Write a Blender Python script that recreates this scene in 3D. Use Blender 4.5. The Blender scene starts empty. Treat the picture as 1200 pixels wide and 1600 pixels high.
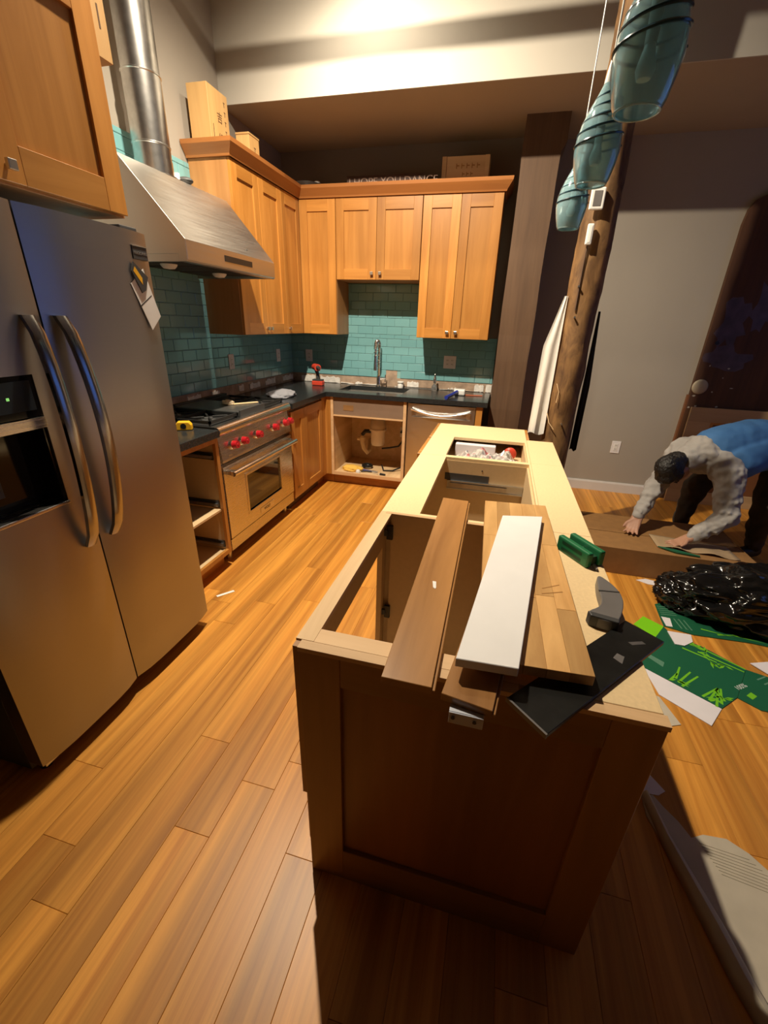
import bpy, bmesh, math, random
from mathutils import Vector, Matrix, noise
random.seed(7)
PI = math.pi
SC = bpy.context.scene
COL = SC.collection

# ------------------------------------------------------------------ camera
CAM = Vector((2.1823, -4.4674, 1.5117))
RR = Vector((0.9671, 0.2527, 0.0286)); UU = Vector((-0.1275, 0.3844, 0.9143)); FF = Vector((-0.2201, 0.8879, -0.4040))
cd = bpy.data.cameras.new('camera'); cam = bpy.data.objects.new('camera', cd); COL.objects.link(cam)
cd.sensor_fit = 'VERTICAL'; cd.sensor_height = 24.0; cd.sensor_width = 18.0
cd.lens = 24.0 * 666.71 / 1600.0; cd.clip_start = 0.02
RR.normalize(); FF = (FF - RR * FF.dot(RR)).normalized(); UU = RR.cross(FF)
m = Matrix.Identity(4)
for i in range(3):
    m[i][0] = RR[i]; m[i][1] = UU[i]; m[i][2] = -FF[i]; m[i][3] = CAM[i]
cam.matrix_world = m
SC.camera = cam
# ------------------------------------------------------------------ world (dusk outside the window)
w = bpy.data.worlds.new('dusk'); SC.world = w; w.use_nodes = True
bg = w.node_tree.nodes['Background']; bg.inputs[0].default_value = (0.16, 0.34, 1.0, 1); bg.inputs[1].default_value = 0.75
SC.view_settings.view_transform = 'Standard'; SC.view_settings.look = 'None'
SC.view_settings.exposure = -0.15; SC.view_settings.gamma = 1.0
SC.view_settings.use_curve_mapping = False
# track lamp positions and power (their heads are built further down)
TRACK_X = 1.12; TRACK_Z = 3.70
LAMPS = [(-1.41, 120.0, (1.30, -1.35, 0.9)), (-2.50, 740.0, (1.62, -1.32, 0.85))]   # y, watts, aim
LAMP_CONE = 142.0
LAMP_COL = (1.0, 0.86, 0.66)

# ------------------------------------------------------------------ materials
MATS = {}
def nm(name):
    mt = bpy.data.materials.new(name); mt.use_nodes = True
    nt = mt.node_tree; b = nt.nodes['Principled BSDF']
    MATS[name] = mt
    return mt, nt, b
def lnk(nt, a, b): nt.links.new(a, b)
def plain(name, c, rough=0.5, metal=0.0, var=0.0, scale=8.0, bump=0.0, bscale=200.0, spec=0.5, coat=0.0, trans=0.0, alpha=1.0, aniso=0.0):
    mt, nt, b = nm(name)
    b.inputs['Base Color'].default_value = (*c, 1); b.inputs['Roughness'].default_value = rough
    b.inputs['Metallic'].default_value = metal; b.inputs['Specular IOR Level'].default_value = spec
    b.inputs['Coat Weight'].default_value = coat
    b.inputs['Transmission Weight'].default_value = trans
    b.inputs['Anisotropic'].default_value = aniso
    tc = nt.nodes.new('ShaderNodeTexCoord')
    n = nt.nodes.new('ShaderNodeTexNoise'); n.inputs['Scale'].default_value = scale; n.inputs['Detail'].default_value = 4
    lnk(nt, tc.outputs['Object'], n.inputs['Vector'])
    r = nt.nodes.new('ShaderNodeValToRGB')
    v = max(var, 0.03)
    r.color_ramp.elements[0].position = 0.3; r.color_ramp.elements[1].position = 0.7
    r.color_ramp.elements[0].color = (*[x * (1 - v) for x in c], 1); r.color_ramp.elements[1].color = (*[min(1, x * (1 + v)) for x in c], 1)
    lnk(nt, n.outputs[0], r.inputs[0]); lnk(nt, r.outputs[0], b.inputs['Base Color'])
    if bump:
        n2 = nt.nodes.new('ShaderNodeTexNoise'); n2.inputs['Scale'].default_value = bscale; n2.inputs['Detail'].default_value = 3
        lnk(nt, tc.outputs['Object'], n2.inputs['Vector'])
        bp = nt.nodes.new('ShaderNodeBump'); bp.inputs['Strength'].default_value = bump; bp.inputs['Distance'].default_value = 0.01
        lnk(nt, n2.outputs[0], bp.inputs['Height']); lnk(nt, bp.outputs[0], b.inputs['Normal'])
    return mt
def wood(name, c1, c2, axis='z', rough=0.4, scale=14.0, stretch=14.0, rnd=0.25, coat=0.0, spec=0.5, bump=0.05, blotch=0.18, bsc=0.22, lo=0.32):
    mt, nt, b = nm(name)
    tc = nt.nodes.new('ShaderNodeTexCoord'); mp = nt.nodes.new('ShaderNodeMapping')
    s = [scale] * 3; s['xyz'.index(axis)] = scale / stretch
    mp.inputs['Scale'].default_value = s
    oi = nt.nodes.new('ShaderNodeObjectInfo')
    vm = nt.nodes.new('ShaderNodeVectorMath'); vm.operation = 'SCALE'; vm.inputs['Scale'].default_value = 37.0
    cmb = nt.nodes.new('ShaderNodeCombineXYZ')
    for i in range(3): lnk(nt, oi.outputs['Random'], cmb.inputs[i])
    lnk(nt, cmb.outputs[0], vm.inputs[0])
    ad = nt.nodes.new('ShaderNodeVectorMath'); ad.operation = 'ADD'
    lnk(nt, tc.outputs['Object'], mp.inputs['Vector']); lnk(nt, mp.outputs[0], ad.inputs[0]); lnk(nt, vm.outputs[0], ad.inputs[1])
    n = nt.nodes.new('ShaderNodeTexNoise'); n.inputs['Scale'].default_value = 1.0; n.inputs['Detail'].default_value = 6; n.inputs['Roughness'].default_value = 0.62; n.inputs['Distortion'].default_value = 0.6
    lnk(nt, ad.outputs[0], n.inputs['Vector'])
    n3 = nt.nodes.new('ShaderNodeTexNoise'); n3.inputs['Scale'].default_value = bsc; n3.inputs['Detail'].default_value = 2
    lnk(nt, ad.outputs[0], n3.inputs['Vector'])
    r = nt.nodes.new('ShaderNodeValToRGB'); r.color_ramp.elements[0].position = lo; r.color_ramp.elements[1].position = 1 - lo
    r.color_ramp.elements[0].color = (*c1, 1); r.color_ramp.elements[1].color = (*c2, 1)
    lnk(nt, n.outputs[0], r.inputs[0])
    # blotch and per-piece variation
    mr = nt.nodes.new('ShaderNodeMapRange'); mr.inputs['From Min'].default_value = 0.3; mr.inputs['From Max'].default_value = 0.7
    mr.inputs['To Min'].default_value = 1 - blotch; mr.inputs['To Max'].default_value = 1 + blotch
    lnk(nt, n3.outputs[0], mr.inputs['Value'])
    mr2 = nt.nodes.new('ShaderNodeMapRange'); mr2.inputs['To Min'].default_value = 1 - rnd; mr2.inputs['To Max'].default_value = 1 + rnd
    lnk(nt, oi.outputs['Random'], mr2.inputs['Value'])
    mu = nt.nodes.new('ShaderNodeMath'); mu.operation = 'MULTIPLY'; lnk(nt, mr.outputs[0], mu.inputs[0]); lnk(nt, mr2.outputs[0], mu.inputs[1])
    vs = nt.nodes.new('ShaderNodeVectorMath'); vs.operation = 'SCALE'
    lnk(nt, r.outputs[0], vs.inputs[0]); lnk(nt, mu.outputs[0], vs.inputs['Scale'])
    lnk(nt, vs.outputs[0], b.inputs['Base Color'])
    b.inputs['Roughness'].default_value = rough; b.inputs['Coat Weight'].default_value = coat; b.inputs['Coat Roughness'].default_value = 0.2
    b.inputs['Specular IOR Level'].default_value = spec
    bp = nt.nodes.new('ShaderNodeBump'); bp.inputs['Strength'].default_value = bump; bp.inputs['Distance'].default_value = 0.004
    lnk(nt, n.outputs[0], bp.inputs['Height']); lnk(nt, bp.outputs[0], b.inputs['Normal'])
    return mt
def emis(name, c, s):
    mt, nt, b = nm(name); b.inputs['Base Color'].default_value = (*c, 1)
    b.inputs['Emission Color'].default_value = (*c, 1); b.inputs['Emission Strength'].default_value = s
    return mt
def steel(name, c, rough, axis='z', br=0.10, stretch=60):
    mt, nt, b = nm(name)
    b.inputs['Base Color'].default_value = (*c, 1); b.inputs['Metallic'].default_value = 1.0
    tc = nt.nodes.new('ShaderNodeTexCoord'); mp = nt.nodes.new('ShaderNodeMapping')
    s = [220.0] * 3; s['xyz'.index(axis)] = 220.0 / stretch; mp.inputs['Scale'].default_value = s
    n = nt.nodes.new('ShaderNodeTexNoise'); n.inputs['Scale'].default_value = 1.0; n.inputs['Detail'].default_value = 2
    lnk(nt, tc.outputs['Object'], mp.inputs[0]); lnk(nt, mp.outputs[0], n.inputs['Vector'])
    mr = nt.nodes.new('ShaderNodeMapRange'); mr.inputs['To Min'].default_value = rough - br; mr.inputs['To Max'].default_value = rough + br
    lnk(nt, n.outputs[0], mr.inputs['Value']); lnk(nt, mr.outputs[0], b.inputs['Roughness'])
    bp = nt.nodes.new('ShaderNodeBump'); bp.inputs['Strength'].default_value = 0.04; bp.inputs['Distance'].default_value = 0.002
    lnk(nt, n.outputs[0], bp.inputs['Height']); lnk(nt, bp.outputs[0], b.inputs['Normal'])
    return mt

H1, H2 = (0.385, 0.155, 0.027), (0.53, 0.238, 0.052)
for a in 'xyz': wood('maple_' + a, H1, H2, a, rough=0.38, rnd=0.13, coat=0.15)
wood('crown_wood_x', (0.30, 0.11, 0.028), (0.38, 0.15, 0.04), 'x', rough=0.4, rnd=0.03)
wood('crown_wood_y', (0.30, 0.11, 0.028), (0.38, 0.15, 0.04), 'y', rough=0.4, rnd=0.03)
wood('maple_side', (0.36, 0.165, 0.05), (0.46, 0.22, 0.075), 'z', rough=0.45, rnd=0.05)
wood('floor_wood', (0.44, 0.170, 0.024), (0.66, 0.300, 0.050), 'y', rough=0.40, scale=24, stretch=34, rnd=0.11, coat=0.0, bump=0.03, blotch=0.24, spec=0.5, bsc=0.55, lo=0.36)
plain('mdf', (0.80, 0.60, 0.33), 0.75, var=0.05, scale=120)
plain('melamine', (0.62, 0.45, 0.25), 0.55, var=0.03, scale=60)
wood('raw_maple', (0.60, 0.40, 0.20), (0.74, 0.52, 0.29), 'y', rough=0.6, rnd=0.06)
wood('raw_maple_x', (0.60, 0.38, 0.19), (0.74, 0.50, 0.27), 'x', rough=0.6, rnd=0.06)
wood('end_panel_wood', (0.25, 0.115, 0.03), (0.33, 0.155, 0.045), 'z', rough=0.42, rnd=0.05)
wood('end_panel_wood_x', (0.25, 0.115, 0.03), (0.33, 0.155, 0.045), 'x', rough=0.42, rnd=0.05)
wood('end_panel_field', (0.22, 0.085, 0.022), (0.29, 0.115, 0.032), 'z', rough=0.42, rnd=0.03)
wood('plank_brown', (0.29, 0.130, 0.036), (0.43, 0.21, 0.066), 'y', rough=0.30, rnd=0.05, coat=0.1)
wood('butcher', (0.54, 0.29, 0.10), (0.74, 0.44, 0.17), 'y', rough=0.4, rnd=0.22, scale=18, stretch=8)
wood('sake_wood', (0.47, 0.27, 0.095), (0.55, 0.335, 0.13), 'z', rough=0.6, rnd=0.05)
wood('crate_wood', (0.66, 0.46, 0.24), (0.78, 0.57, 0.32), 'x', rough=0.6, rnd=0.05)
wood('log_wood', (0.075, 0.034, 0.012), (0.29, 0.155, 0.055), 'z', rough=0.7, scale=16, stretch=3, rnd=0.0, bump=0.6, blotch=0.3)
wood('timber_brown', (0.095, 0.050, 0.025), (0.145, 0.080, 0.040), 'z', rough=0.65, rnd=0.0, bump=0.2)
wood('old_door', (0.055, 0.022, 0.009), (0.09, 0.036, 0.014), 'z', rough=0.7, rnd=0.0, bump=0.1)
wood('trim_red', (0.16, 0.06, 0.022), (0.21, 0.08, 0.03), 'z', rough=0.5, rnd=0.0)
wood('frame_beige', (0.40, 0.26, 0.13), (0.46, 0.31, 0.17), 'x', rough=0.6, rnd=0.0)
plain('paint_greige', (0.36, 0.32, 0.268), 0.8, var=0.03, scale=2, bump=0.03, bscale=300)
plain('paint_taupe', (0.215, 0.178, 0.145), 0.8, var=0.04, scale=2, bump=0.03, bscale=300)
plain('paint_cream', (0.44, 0.41, 0.355), 0.8, var=0.03, scale=2, bump=0.03, bscale=300)
plain('soffit_shade', (0.36, 0.295, 0.22), 0.85, var=0.04, scale=2)  # browner than the cream face: underside shade put into the colour
plain('paint_white', (0.62, 0.60, 0.58), 0.5, var=0.02)
plain('paint_dark', (0.16, 0.14, 0.12), 0.85, var=0.03)
plain('subfloor', (0.06, 0.04, 0.025), 0.9)
def tile_mat():
    mt, nt, b = nm('glass_tile')
    oi = nt.nodes.new('ShaderNodeObjectInfo'); r = nt.nodes.new('ShaderNodeValToRGB')
    r.color_ramp.elements[0].color = (0.175, 0.40, 0.425, 1); r.color_ramp.elements[1].color = (0.20, 0.435, 0.455, 1)
    lnk(nt, oi.outputs['Random'], r.inputs[0]); lnk(nt, r.outputs[0], b.inputs['Base Color'])
    b.inputs['Roughness'].default_value = 0.13; b.inputs['Coat Weight'].default_value = 0.3; b.inputs['Coat Roughness'].default_value = 0.05
tile_mat()
plain('grout', (0.26, 0.46, 0.46), 0.8)
plain('plaster', (0.40, 0.29, 0.21), 0.9, var=0.25, scale=14, bump=0.3, bscale=60)
plain('thinset', (0.80, 0.77, 0.72), 0.9, var=0.15, scale=30, bump=0.5, bscale=80)
plain('granite', (0.022, 0.024, 0.025), 0.22, var=0.3, scale=90)
steel('steel_z', (0.60, 0.58, 0.55), 0.30, 'z')
steel('steel_y', (0.62, 0.59, 0.55), 0.27, 'y')
steel('steel_x', (0.72, 0.70, 0.67), 0.36, 'x')
steel('fridge_steel', (0.36, 0.355, 0.36), 0.37, 'y', br=0.05)
steel('handle_steel', (0.34, 0.335, 0.34), 0.2, 'z', br=0.04)
steel('hood_steel', (0.60, 0.58, 0.54), 0.36, 'y')
plain('chrome', (0.85, 0.84, 0.82), 0.22, metal=1.0)
plain('nickel', (0.62, 0.58, 0.52), 0.3, metal=1.0)
plain('zinc', (0.62, 0.64, 0.66), 0.35, metal=1.0)
plain('galvanized', (0.60, 0.59, 0.57), 0.28, metal=1.0, var=0.12, scale=25)
plain('black_plastic', (0.012, 0.012, 0.012), 0.35)
plain('black_gloss', (0.006, 0.006, 0.007), 0.08)
plain('cast_iron', (0.012, 0.012, 0.012), 0.55, bump=0.1)
plain('griddle', (0.14, 0.14, 0.135), 0.35, metal=0.7)
plain('dark_grey', (0.05, 0.05, 0.05), 0.5)
plain('rubber_grey', (0.15, 0.14, 0.135), 0.42, var=0.1)
plain('red_knob', (0.42, 0.010, 0.018), 0.25, coat=0.5)
plain('red_plastic', (0.62, 0.06, 0.03), 0.4)
plain('white_plastic', (0.78, 0.77, 0.74), 0.4)
plain('outlet_white', (0.80, 0.78, 0.78), 0.45)
plain('bracket_grey', (0.62, 0.65, 0.74), 0.5)
plain('sink_apron', (0.23, 0.155, 0.105), 0.55, var=0.08)
plain('white_board', (0.86, 0.86, 0.86), 0.45)
plain('paper', (0.80, 0.79, 0.76), 0.8)
plain('paper_lilac', (0.72, 0.68, 0.72), 0.8)
plain('cloth_white', (0.80, 0.77, 0.72), 0.9, bump=0.1, bscale=90)
plain('cloth_grey', (0.24, 0.245, 0.275), 0.95, var=0.1, bump=0.2, bscale=150)
plain('cloth_dark', (0.012, 0.014, 0.02), 0.95)
plain('black_board', (0.010, 0.010, 0.009), 0.30, var=0.5, scale=12, bump=0.1, bscale=30)
plain('plastic_green', (0.012, 0.16, 0.06), 0.38)
plain('plastic_green_dark', (0.005, 0.05, 0.02), 0.5)
plain('carton_green', (0.012, 0.105, 0.05), 0.4)
plain('carton_lime', (0.20, 0.60, 0.01), 0.45)
plain('print_lime', (0.16, 0.48, 0.015), 0.5)
plain('print_white', (0.6, 0.66, 0.62), 0.6)
plain('print_teal', (0.09, 0.22, 0.14), 0.6)
plain('carton_white', (0.74, 0.70, 0.72), 0.7)
plain('kraft', (0.36, 0.25, 0.14), 0.8, var=0.08)
plain('cardboard', (0.27, 0.135, 0.042), 0.85, var=0.08, scale=20)
plain('foam_sheet', (0.50, 0.44, 0.34), 0.8, var=0.08, scale=10)
plain('bag_black', (0.006, 0.006, 0.006), 0.16, coat=0.4)
plain('blue_plastic', (0.02, 0.035, 0.30), 0.4)
plain('yellow', (0.80, 0.42, 0.01), 0.55)
plain('yellow_rag', (0.78, 0.47, 0.08), 0.9, bump=0.2)
plain('pencil_red', (0.62, 0.15, 0.06), 0.5)
plain('sign_dark', (0.06, 0.028, 0.018), 0.7)
plain('sign_text', (0.34, 0.24, 0.19), 0.8)
plain('ink', (0.10, 0.045, 0.015), 0.8)
plain('bowl_dark', (0.03, 0.022, 0.018), 0.4)
plain('pvc_cream', (0.70, 0.56, 0.36), 0.45)
plain('disposer_grey', (0.62, 0.56, 0.50), 0.4)
plain('disposer_white', (0.86, 0.82, 0.76), 0.35)
plain('rubber_black', (0.015, 0.015, 0.015), 0.6)
plain('oven_glass', (0.02, 0.018, 0.014), 0.06, coat=0.5)
plain('skin', (0.42, 0.22, 0.14), 0.55, var=0.06)
plain('hair_black', (0.012, 0.010, 0.009), 0.45, var=0.3, scale=60, bump=0.6, bscale=120)
plain('fleece_grey', (0.36, 0.34, 0.32), 0.95, var=0.08, bump=0.35, bscale=26)
plain('vest_blue', (0.045, 0.15, 0.36), 0.8, var=0.06, bump=0.1, bscale=40)
plain('trousers_dark', (0.030, 0.022, 0.015), 0.9, var=0.2, bump=0.3, bscale=25)
plain('shoe_dark', (0.02, 0.016, 0.013), 0.6)
plain('plate_beige', (0.40, 0.34, 0.24), 0.6)
plain('smear_purple', (0.075, 0.050, 0.062), 0.45, var=0.3, scale=12)
plain('putty', (0.42, 0.38, 0.32), 0.9)
plain('smoke_glass', (0.03, 0.04, 0.05), 0.05)
emis('led_green', (0.35, 1.0, 0.25), 0.6)
emis('lamp_face', (1.0, 0.86, 0.62), 6.0)
plain('lamp_frosted', (0.8, 0.8, 0.78), 0.5)
def bubble_glass():
    mt, nt, b = nm('pendant_glass')
    b.inputs['Base Color'].default_value = (0.52, 0.78, 0.84, 1); b.inputs['Roughness'].default_value = 0.06
    b.inputs['Transmission Weight'].default_value = 0.72; b.inputs['IOR'].default_value = 1.4
    b.inputs['Coat Weight'].default_value = 0.6
    tc = nt.nodes.new('ShaderNodeTexCoord'); n = nt.nodes.new('ShaderNodeTexNoise'); n.inputs['Scale'].default_value = 9
    lnk(nt, tc.outputs['Object'], n.inputs['Vector'])
    bp = nt.nodes.new('ShaderNodeBump'); bp.inputs['Strength'].default_value = 0.25; bp.inputs['Distance'].default_value = 0.02
    lnk(nt, n.outputs[0], bp.inputs['Height']); lnk(nt, bp.outputs[0], b.inputs['Normal'])
bubble_glass()
plain('glass_thread', (0.02, 0.055, 0.075), 0.2)
plain('pendant_white', (0.70, 0.72, 0.70), 0.3)
def clear_bag():
    mt, nt, b = nm('clear_bag')
    tc = nt.nodes.new('ShaderNodeTexCoord'); n = nt.nodes.new('ShaderNodeTexNoise'); n.inputs['Scale'].default_value = 22; n.inputs['Detail'].default_value = 1
    lnk(nt, tc.outputs['Object'], n.inputs['Vector'])
    r = nt.nodes.new('ShaderNodeValToRGB'); e = r.color_ramp.elements; e[0].position = 0.40; e[0].color = (0.42, 0.40, 0.37, 1); e[1].position = 0.66; e[1].color = (0.55, 0.20, 0.20, 1)
    k = e.new(0.50); k.color = (0.74, 0.70, 0.66, 1); k = e.new(0.58); k.color = (0.70, 0.62, 0.60, 1)
    lnk(nt, n.outputs[0], r.inputs[0]); lnk(nt, r.outputs[0], b.inputs['Base Color'])
    b.inputs['Roughness'].default_value = 0.12
    b.inputs['Transmission Weight'].default_value = 0.12; b.inputs['Coat Weight'].default_value = 0.6
clear_bag()
plain('bottle_clear', (0.6, 0.62, 0.62), 0.08, trans=0.8)
def pane_glass():
    mt, nt, b = nm('window_glass')
    b.inputs['Base Color'].default_value = (0.95, 0.97, 1, 1); b.inputs['Roughness'].default_value = 0.0
    b.inputs['Transmission Weight'].default_value = 1.0; b.inputs['IOR'].default_value = 1.01
pane_glass()
def M_(n): return MATS[n]

# ------------------------------------------------------------------ mesh helpers
IDT = lambda u, v, z: (u, v, z)
class MB:
    def __init__(s, T=None): s.v = []; s.f = []; s.T = T or IDT
    def add(s, vs, fs):
        b = len(s.v); s.v += [s.T(*p) for p in vs]; s.f += [tuple(b + i for i in f) for f in fs]; return s
    def box(s, x0, x1, y0, y1, z0, z1):
        return s.add([(x0, y0, z0), (x1, y0, z0), (x1, y1, z0), (x0, y1, z0), (x0, y0, z1), (x1, y0, z1), (x1, y1, z1), (x0, y1, z1)],
                     [(0, 3, 2, 1), (4, 5, 6, 7), (0, 1, 5, 4), (1, 2, 6, 5), (2, 3, 7, 6), (3, 0, 4, 7)])
    def prism(s, poly, axis, a, b):
        n = len(poly)
        def P(p, t): return (t, p[0], p[1]) if axis == 'x' else (p[0], t, p[1]) if axis == 'y' else (p[0], p[1], t)
        vs = [P(p, a) for p in poly] + [P(p, b) for p in poly]
        fs = [tuple(range(n)), tuple(range(2 * n - 1, n - 1, -1))] + [(i, (i + 1) % n, n + (i + 1) % n, n + i) for i in range(n)]
        return s.add(vs, fs)
    def quad(s, a, b, c, d): return s.add([a, b, c, d], [(0, 1, 2, 3)])
    def hexa(s, p): return s.add(p, [(0, 3, 2, 1), (4, 5, 6, 7), (0, 1, 5, 4), (1, 2, 6, 5), (2, 3, 7, 6), (3, 0, 4, 7)])
    def cyl(s, p0, p1, r0, r1=None, n=16, cap=True):
        r1 = r0 if r1 is None else r1
        p0 = Vector(p0); p1 = Vector(p1); d = (p1 - p0).normalized()
        a = d.orthogonal().normalized(); b = d.cross(a)
        vs = []
        for p, r in ((p0, r0), (p1, r1)):
            for i in range(n):
                t = 2 * PI * i / n; vs.append(tuple(p + a * (r * math.cos(t)) + b * (r * math.sin(t))))
        fs = [(i, (i + 1) % n, n + (i + 1) % n, n + i) for i in range(n)]
        if cap: fs += [tuple(range(n - 1, -1, -1)), tuple(range(n, 2 * n))]
        return s.add(vs, fs)
    def tube(s, pts, r, n=10, cap=True):
        pts = [Vector(p) for p in pts]; rs = r if isinstance(r, (list, tuple)) else [r] * len(pts)
        vs = []; a = None
        for i, p in enumerate(pts):
            d = (pts[min(i + 1, len(pts) - 1)] - pts[max(i - 1, 0)]).normalized()
            if a is None: a = d.orthogonal().normalized()
            else:
                a = (a - d * a.dot(d)); a = a.normalized() if a.length > 1e-6 else d.orthogonal().normalized()
            b = d.cross(a)
            for k in range(n):
                t = 2 * PI * k / n; vs.append(tuple(p + a * (rs[i] * math.cos(t)) + b * (rs[i] * math.sin(t))))
        fs = []
        for i in range(len(pts) - 1):
            for k in range(n): fs.append((i * n + k, i * n + (k + 1) % n, (i + 1) * n + (k + 1) % n, (i + 1) * n + k))
        if cap: fs += [tuple(range(n - 1, -1, -1)), tuple(range((len(pts) - 1) * n, len(pts) * n))]
        return s.add(vs, fs)
    def lathe(s, c, prof, n=24, cap=True):
        c = Vector(c); vs = []; fs = []
        for r, z in prof:
            for k in range(n):
                t = 2 * PI * k / n; vs.append((c.x + r * math.cos(t), c.y + r * math.sin(t), c.z + z))
        for i in range(len(prof) - 1):
            for k in range(n): fs.append((i * n + k, i * n + (k + 1) % n, (i + 1) * n + (k + 1) % n, (i + 1) * n + k))
        if cap:
            if prof[0][0] > 1e-5: fs.append(tuple(range(n - 1, -1, -1)))
            if prof[-1][0] > 1e-5: fs.append(tuple(range((len(prof) - 1) * n, len(prof) * n)))
        return s.add(vs, fs)
    def ball(s, c, r, n=12, m=8, sc=(1, 1, 1)):
        c = Vector(c); vs = [(c.x, c.y, c.z - r * sc[2])]
        for i in range(1, m):
            ph = -PI / 2 + PI * i / m
            for k in range(n):
                t = 2 * PI * k / n
                vs.append((c.x + r * sc[0] * math.cos(ph) * math.cos(t), c.y + r * sc[1] * math.cos(ph) * math.sin(t), c.z + r * sc[2] * math.sin(ph)))
        vs.append((c.x, c.y, c.z + r * sc[2])); L = len(vs) - 1; fs = []
        for k in range(n):
            fs.append((0, 1 + (k + 1) % n, 1 + k)); fs.append((L, L - n + k, L - n + (k + 1) % n))
        for i in range(m - 2):
            for k in range(n):
                a = 1 + i * n
                fs.append((a + k, a + (k + 1) % n, a + n + (k + 1) % n, a + n + k))
        return s.add(vs, fs)
    def chain(s, pr, n=14):
        for i, (p, r) in enumerate(pr):
            s.ball(p, r, n, 8)
            if i: s.cyl(pr[i - 1][0], p, pr[i - 1][1], r, n)
        return s
def mesh_of(name, mb, smooth=False):
    me = bpy.data.meshes.new(name); me.from_pydata([tuple(v) for v in mb.v], [], mb.f)
    bm = bmesh.new(); bm.from_mesh(me); bmesh.ops.remove_doubles(bm, verts=bm.verts, dist=1e-6)
    bmesh.ops.recalc_face_normals(bm, faces=bm.faces); bm.to_mesh(me); bm.free()
    if smooth:
        for p in me.polygons: p.use_smooth = True
        try: me.set_sharp_from_angle(angle=math.radians(40))
        except Exception: pass
    return me
def put(o, parent):
    if parent is not None:
        o.parent = parent
        r = parent
        while r.parent: r = r.parent
        if parent is r: o.matrix_parent_inverse = r.matrix_basis.inverted()
def obj(name, mb, mat, parent=None, smooth=False, bev=0.0, seg=2, local=False):
    me = mesh_of(name, mb, smooth); me.materials.append(M_(mat))
    o = bpy.data.objects.new(name, me); COL.objects.link(o)
    if parent is not None:
        if local: o.parent = parent
        else: put(o, parent)
    if bev:
        md = o.modifiers.new('bevel', 'BEVEL'); md.width = bev; md.segments = seg; md.limit_method = 'ANGLE'; md.angle_limit = math.radians(35)
    return o
def tag(o, label, cat, group=None):
    o['label'] = label; o['category'] = cat
    if group: o['group'] = group
    return o
def thing(name, label, cat, loc=(0, 0, 0), rotz=0.0, group=None):
    o = bpy.data.objects.new(name, None); COL.objects.link(o); o.location = loc; o.rotation_euler = (0, 0, rotz)
    o.empty_display_size = 0.05
    bpy.context.view_layer.update()
    return tag(o, label, cat, group)
def struct(name, mb, mat, parent=None, **k):
    o = obj(name, mb, mat, parent, **k)
    if parent is None: o['kind'] = 'structure'
    return o
def B(*a): return MB().box(*a)
def text_mesh(name, s, size, mat, origin, ux, uy, parent, depth=0.0006, align='LEFT'):
    cu = bpy.data.curves.new(name, 'FONT'); cu.body = s; cu.size = size; cu.extrude = depth; cu.align_x = align
    t = bpy.data.objects.new('tmp_text', cu); COL.objects.link(t)
    bpy.context.view_layer.update()
    me = bpy.data.meshes.new_from_object(t.evaluated_get(bpy.context.evaluated_depsgraph_get()))
    bpy.data.objects.remove(t); bpy.data.curves.remove(cu)
    ux = Vector(ux).normalized(); uy = Vector(uy).normalized(); uz = ux.cross(uy)
    mt = Matrix.Identity(4)
    for i in range(3): mt[i][0] = ux[i]; mt[i][1] = uy[i]; mt[i][2] = uz[i]; mt[i][3] = origin[i]
    me.transform(mt); me.materials.clear(); me.materials.append(M_(mat))
    o = bpy.data.objects.new(name, me); COL.objects.link(o); put(o, parent); return o

# ================================================================== SETTING
ZS, YS = 2.905, -0.93            # lower ceiling: height and front edge
fl = struct('floor', B(-0.1, 5.7, -5.8, 0.2, -0.06, -0.014), 'subfloor')
PW = 0.127
def plank_mesh(L):
    mb = MB(); w = PW - 0.0006; e = 0.0010; L -= 0.0008
    mb.add([(0, 0, -.014), (w, 0, -.014), (w, L, -.014), (0, L, -.014), (0, 0, -e), (w, 0, -e), (w, L, -e), (0, L, -e),
            (e, e, 0), (w - e, e, 0), (w - e, L - e, 0), (e, L - e, 0)],
           [(0, 1, 5, 4), (1, 2, 6, 5), (2, 3, 7, 6), (3, 0, 4, 7), (4, 5, 9, 8), (5, 6, 10, 9), (6, 7, 11, 10), (7, 4, 8, 11), (8, 9, 10, 11)])
    return mesh_of('plank', mb)
pm_cache = {}
known = {2: [-3.80], 0: [-3.775], -1: [-3.495], -4: [-3.49], -5: [-4.07, -2.19]}
known = {0: [-3.775], -1: [-3.495], -3: [-3.80], -4: [-3.49], -5: [-4.07, -2.19, -1.0]}
rp = random.Random(3)
for k in range(-10, 31):
    x0 = 1.731 + k * PW
    if x0 > 5.6: break
    js = known.get(k, [])
    if js: cuts = sorted(js, reverse=True)
    else: cuts = [-rp.uniform(0.3, 1.4)]
    ys = [0.2]
    while cuts and cuts[0] - ys[-1] < -1.9:
        cuts.insert(0, cuts[0] + rp.choice([0.95, 1.15, 1.3]))
    for c in cuts: ys.append(c)
    while ys[-1] > -5.6: ys.append(ys[-1] - rp.choice([0.85, 1.0, 1.15, 1.3]))
    ys[-1] = -5.75
    for a, b in zip(ys[:-1], ys[1:]):
        L = round(a - b, 3)
        if L < 0.05: continue
        if L not in pm_cache:
            pm_cache[L] = plank_mesh(L); pm_cache[L].materials.append(M_('floor_wood'))
        o = bpy.data.objects.new('plank', pm_cache[L]); COL.objects.link(o); o.parent = fl; o.location = (x0, b, 0)
struct('ceiling', B(-0.1, 5.7, -5.8, 0.3, 4.1, 4.2), 'paint_cream')
struct('ceiling_lower', B(0, 5.6, YS + 0.012, 0.1, ZS, ZS + 0.05), 'soffit_shade')
struct('wall_soffit', B(0, 5.6, YS, YS + 0.012, ZS, 4.1), 'paint_cream')
wl = struct('wall_left', B(-0.1, 0, -5.8, 0.1, -0.02, 4.1), 'paint_greige')
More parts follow.
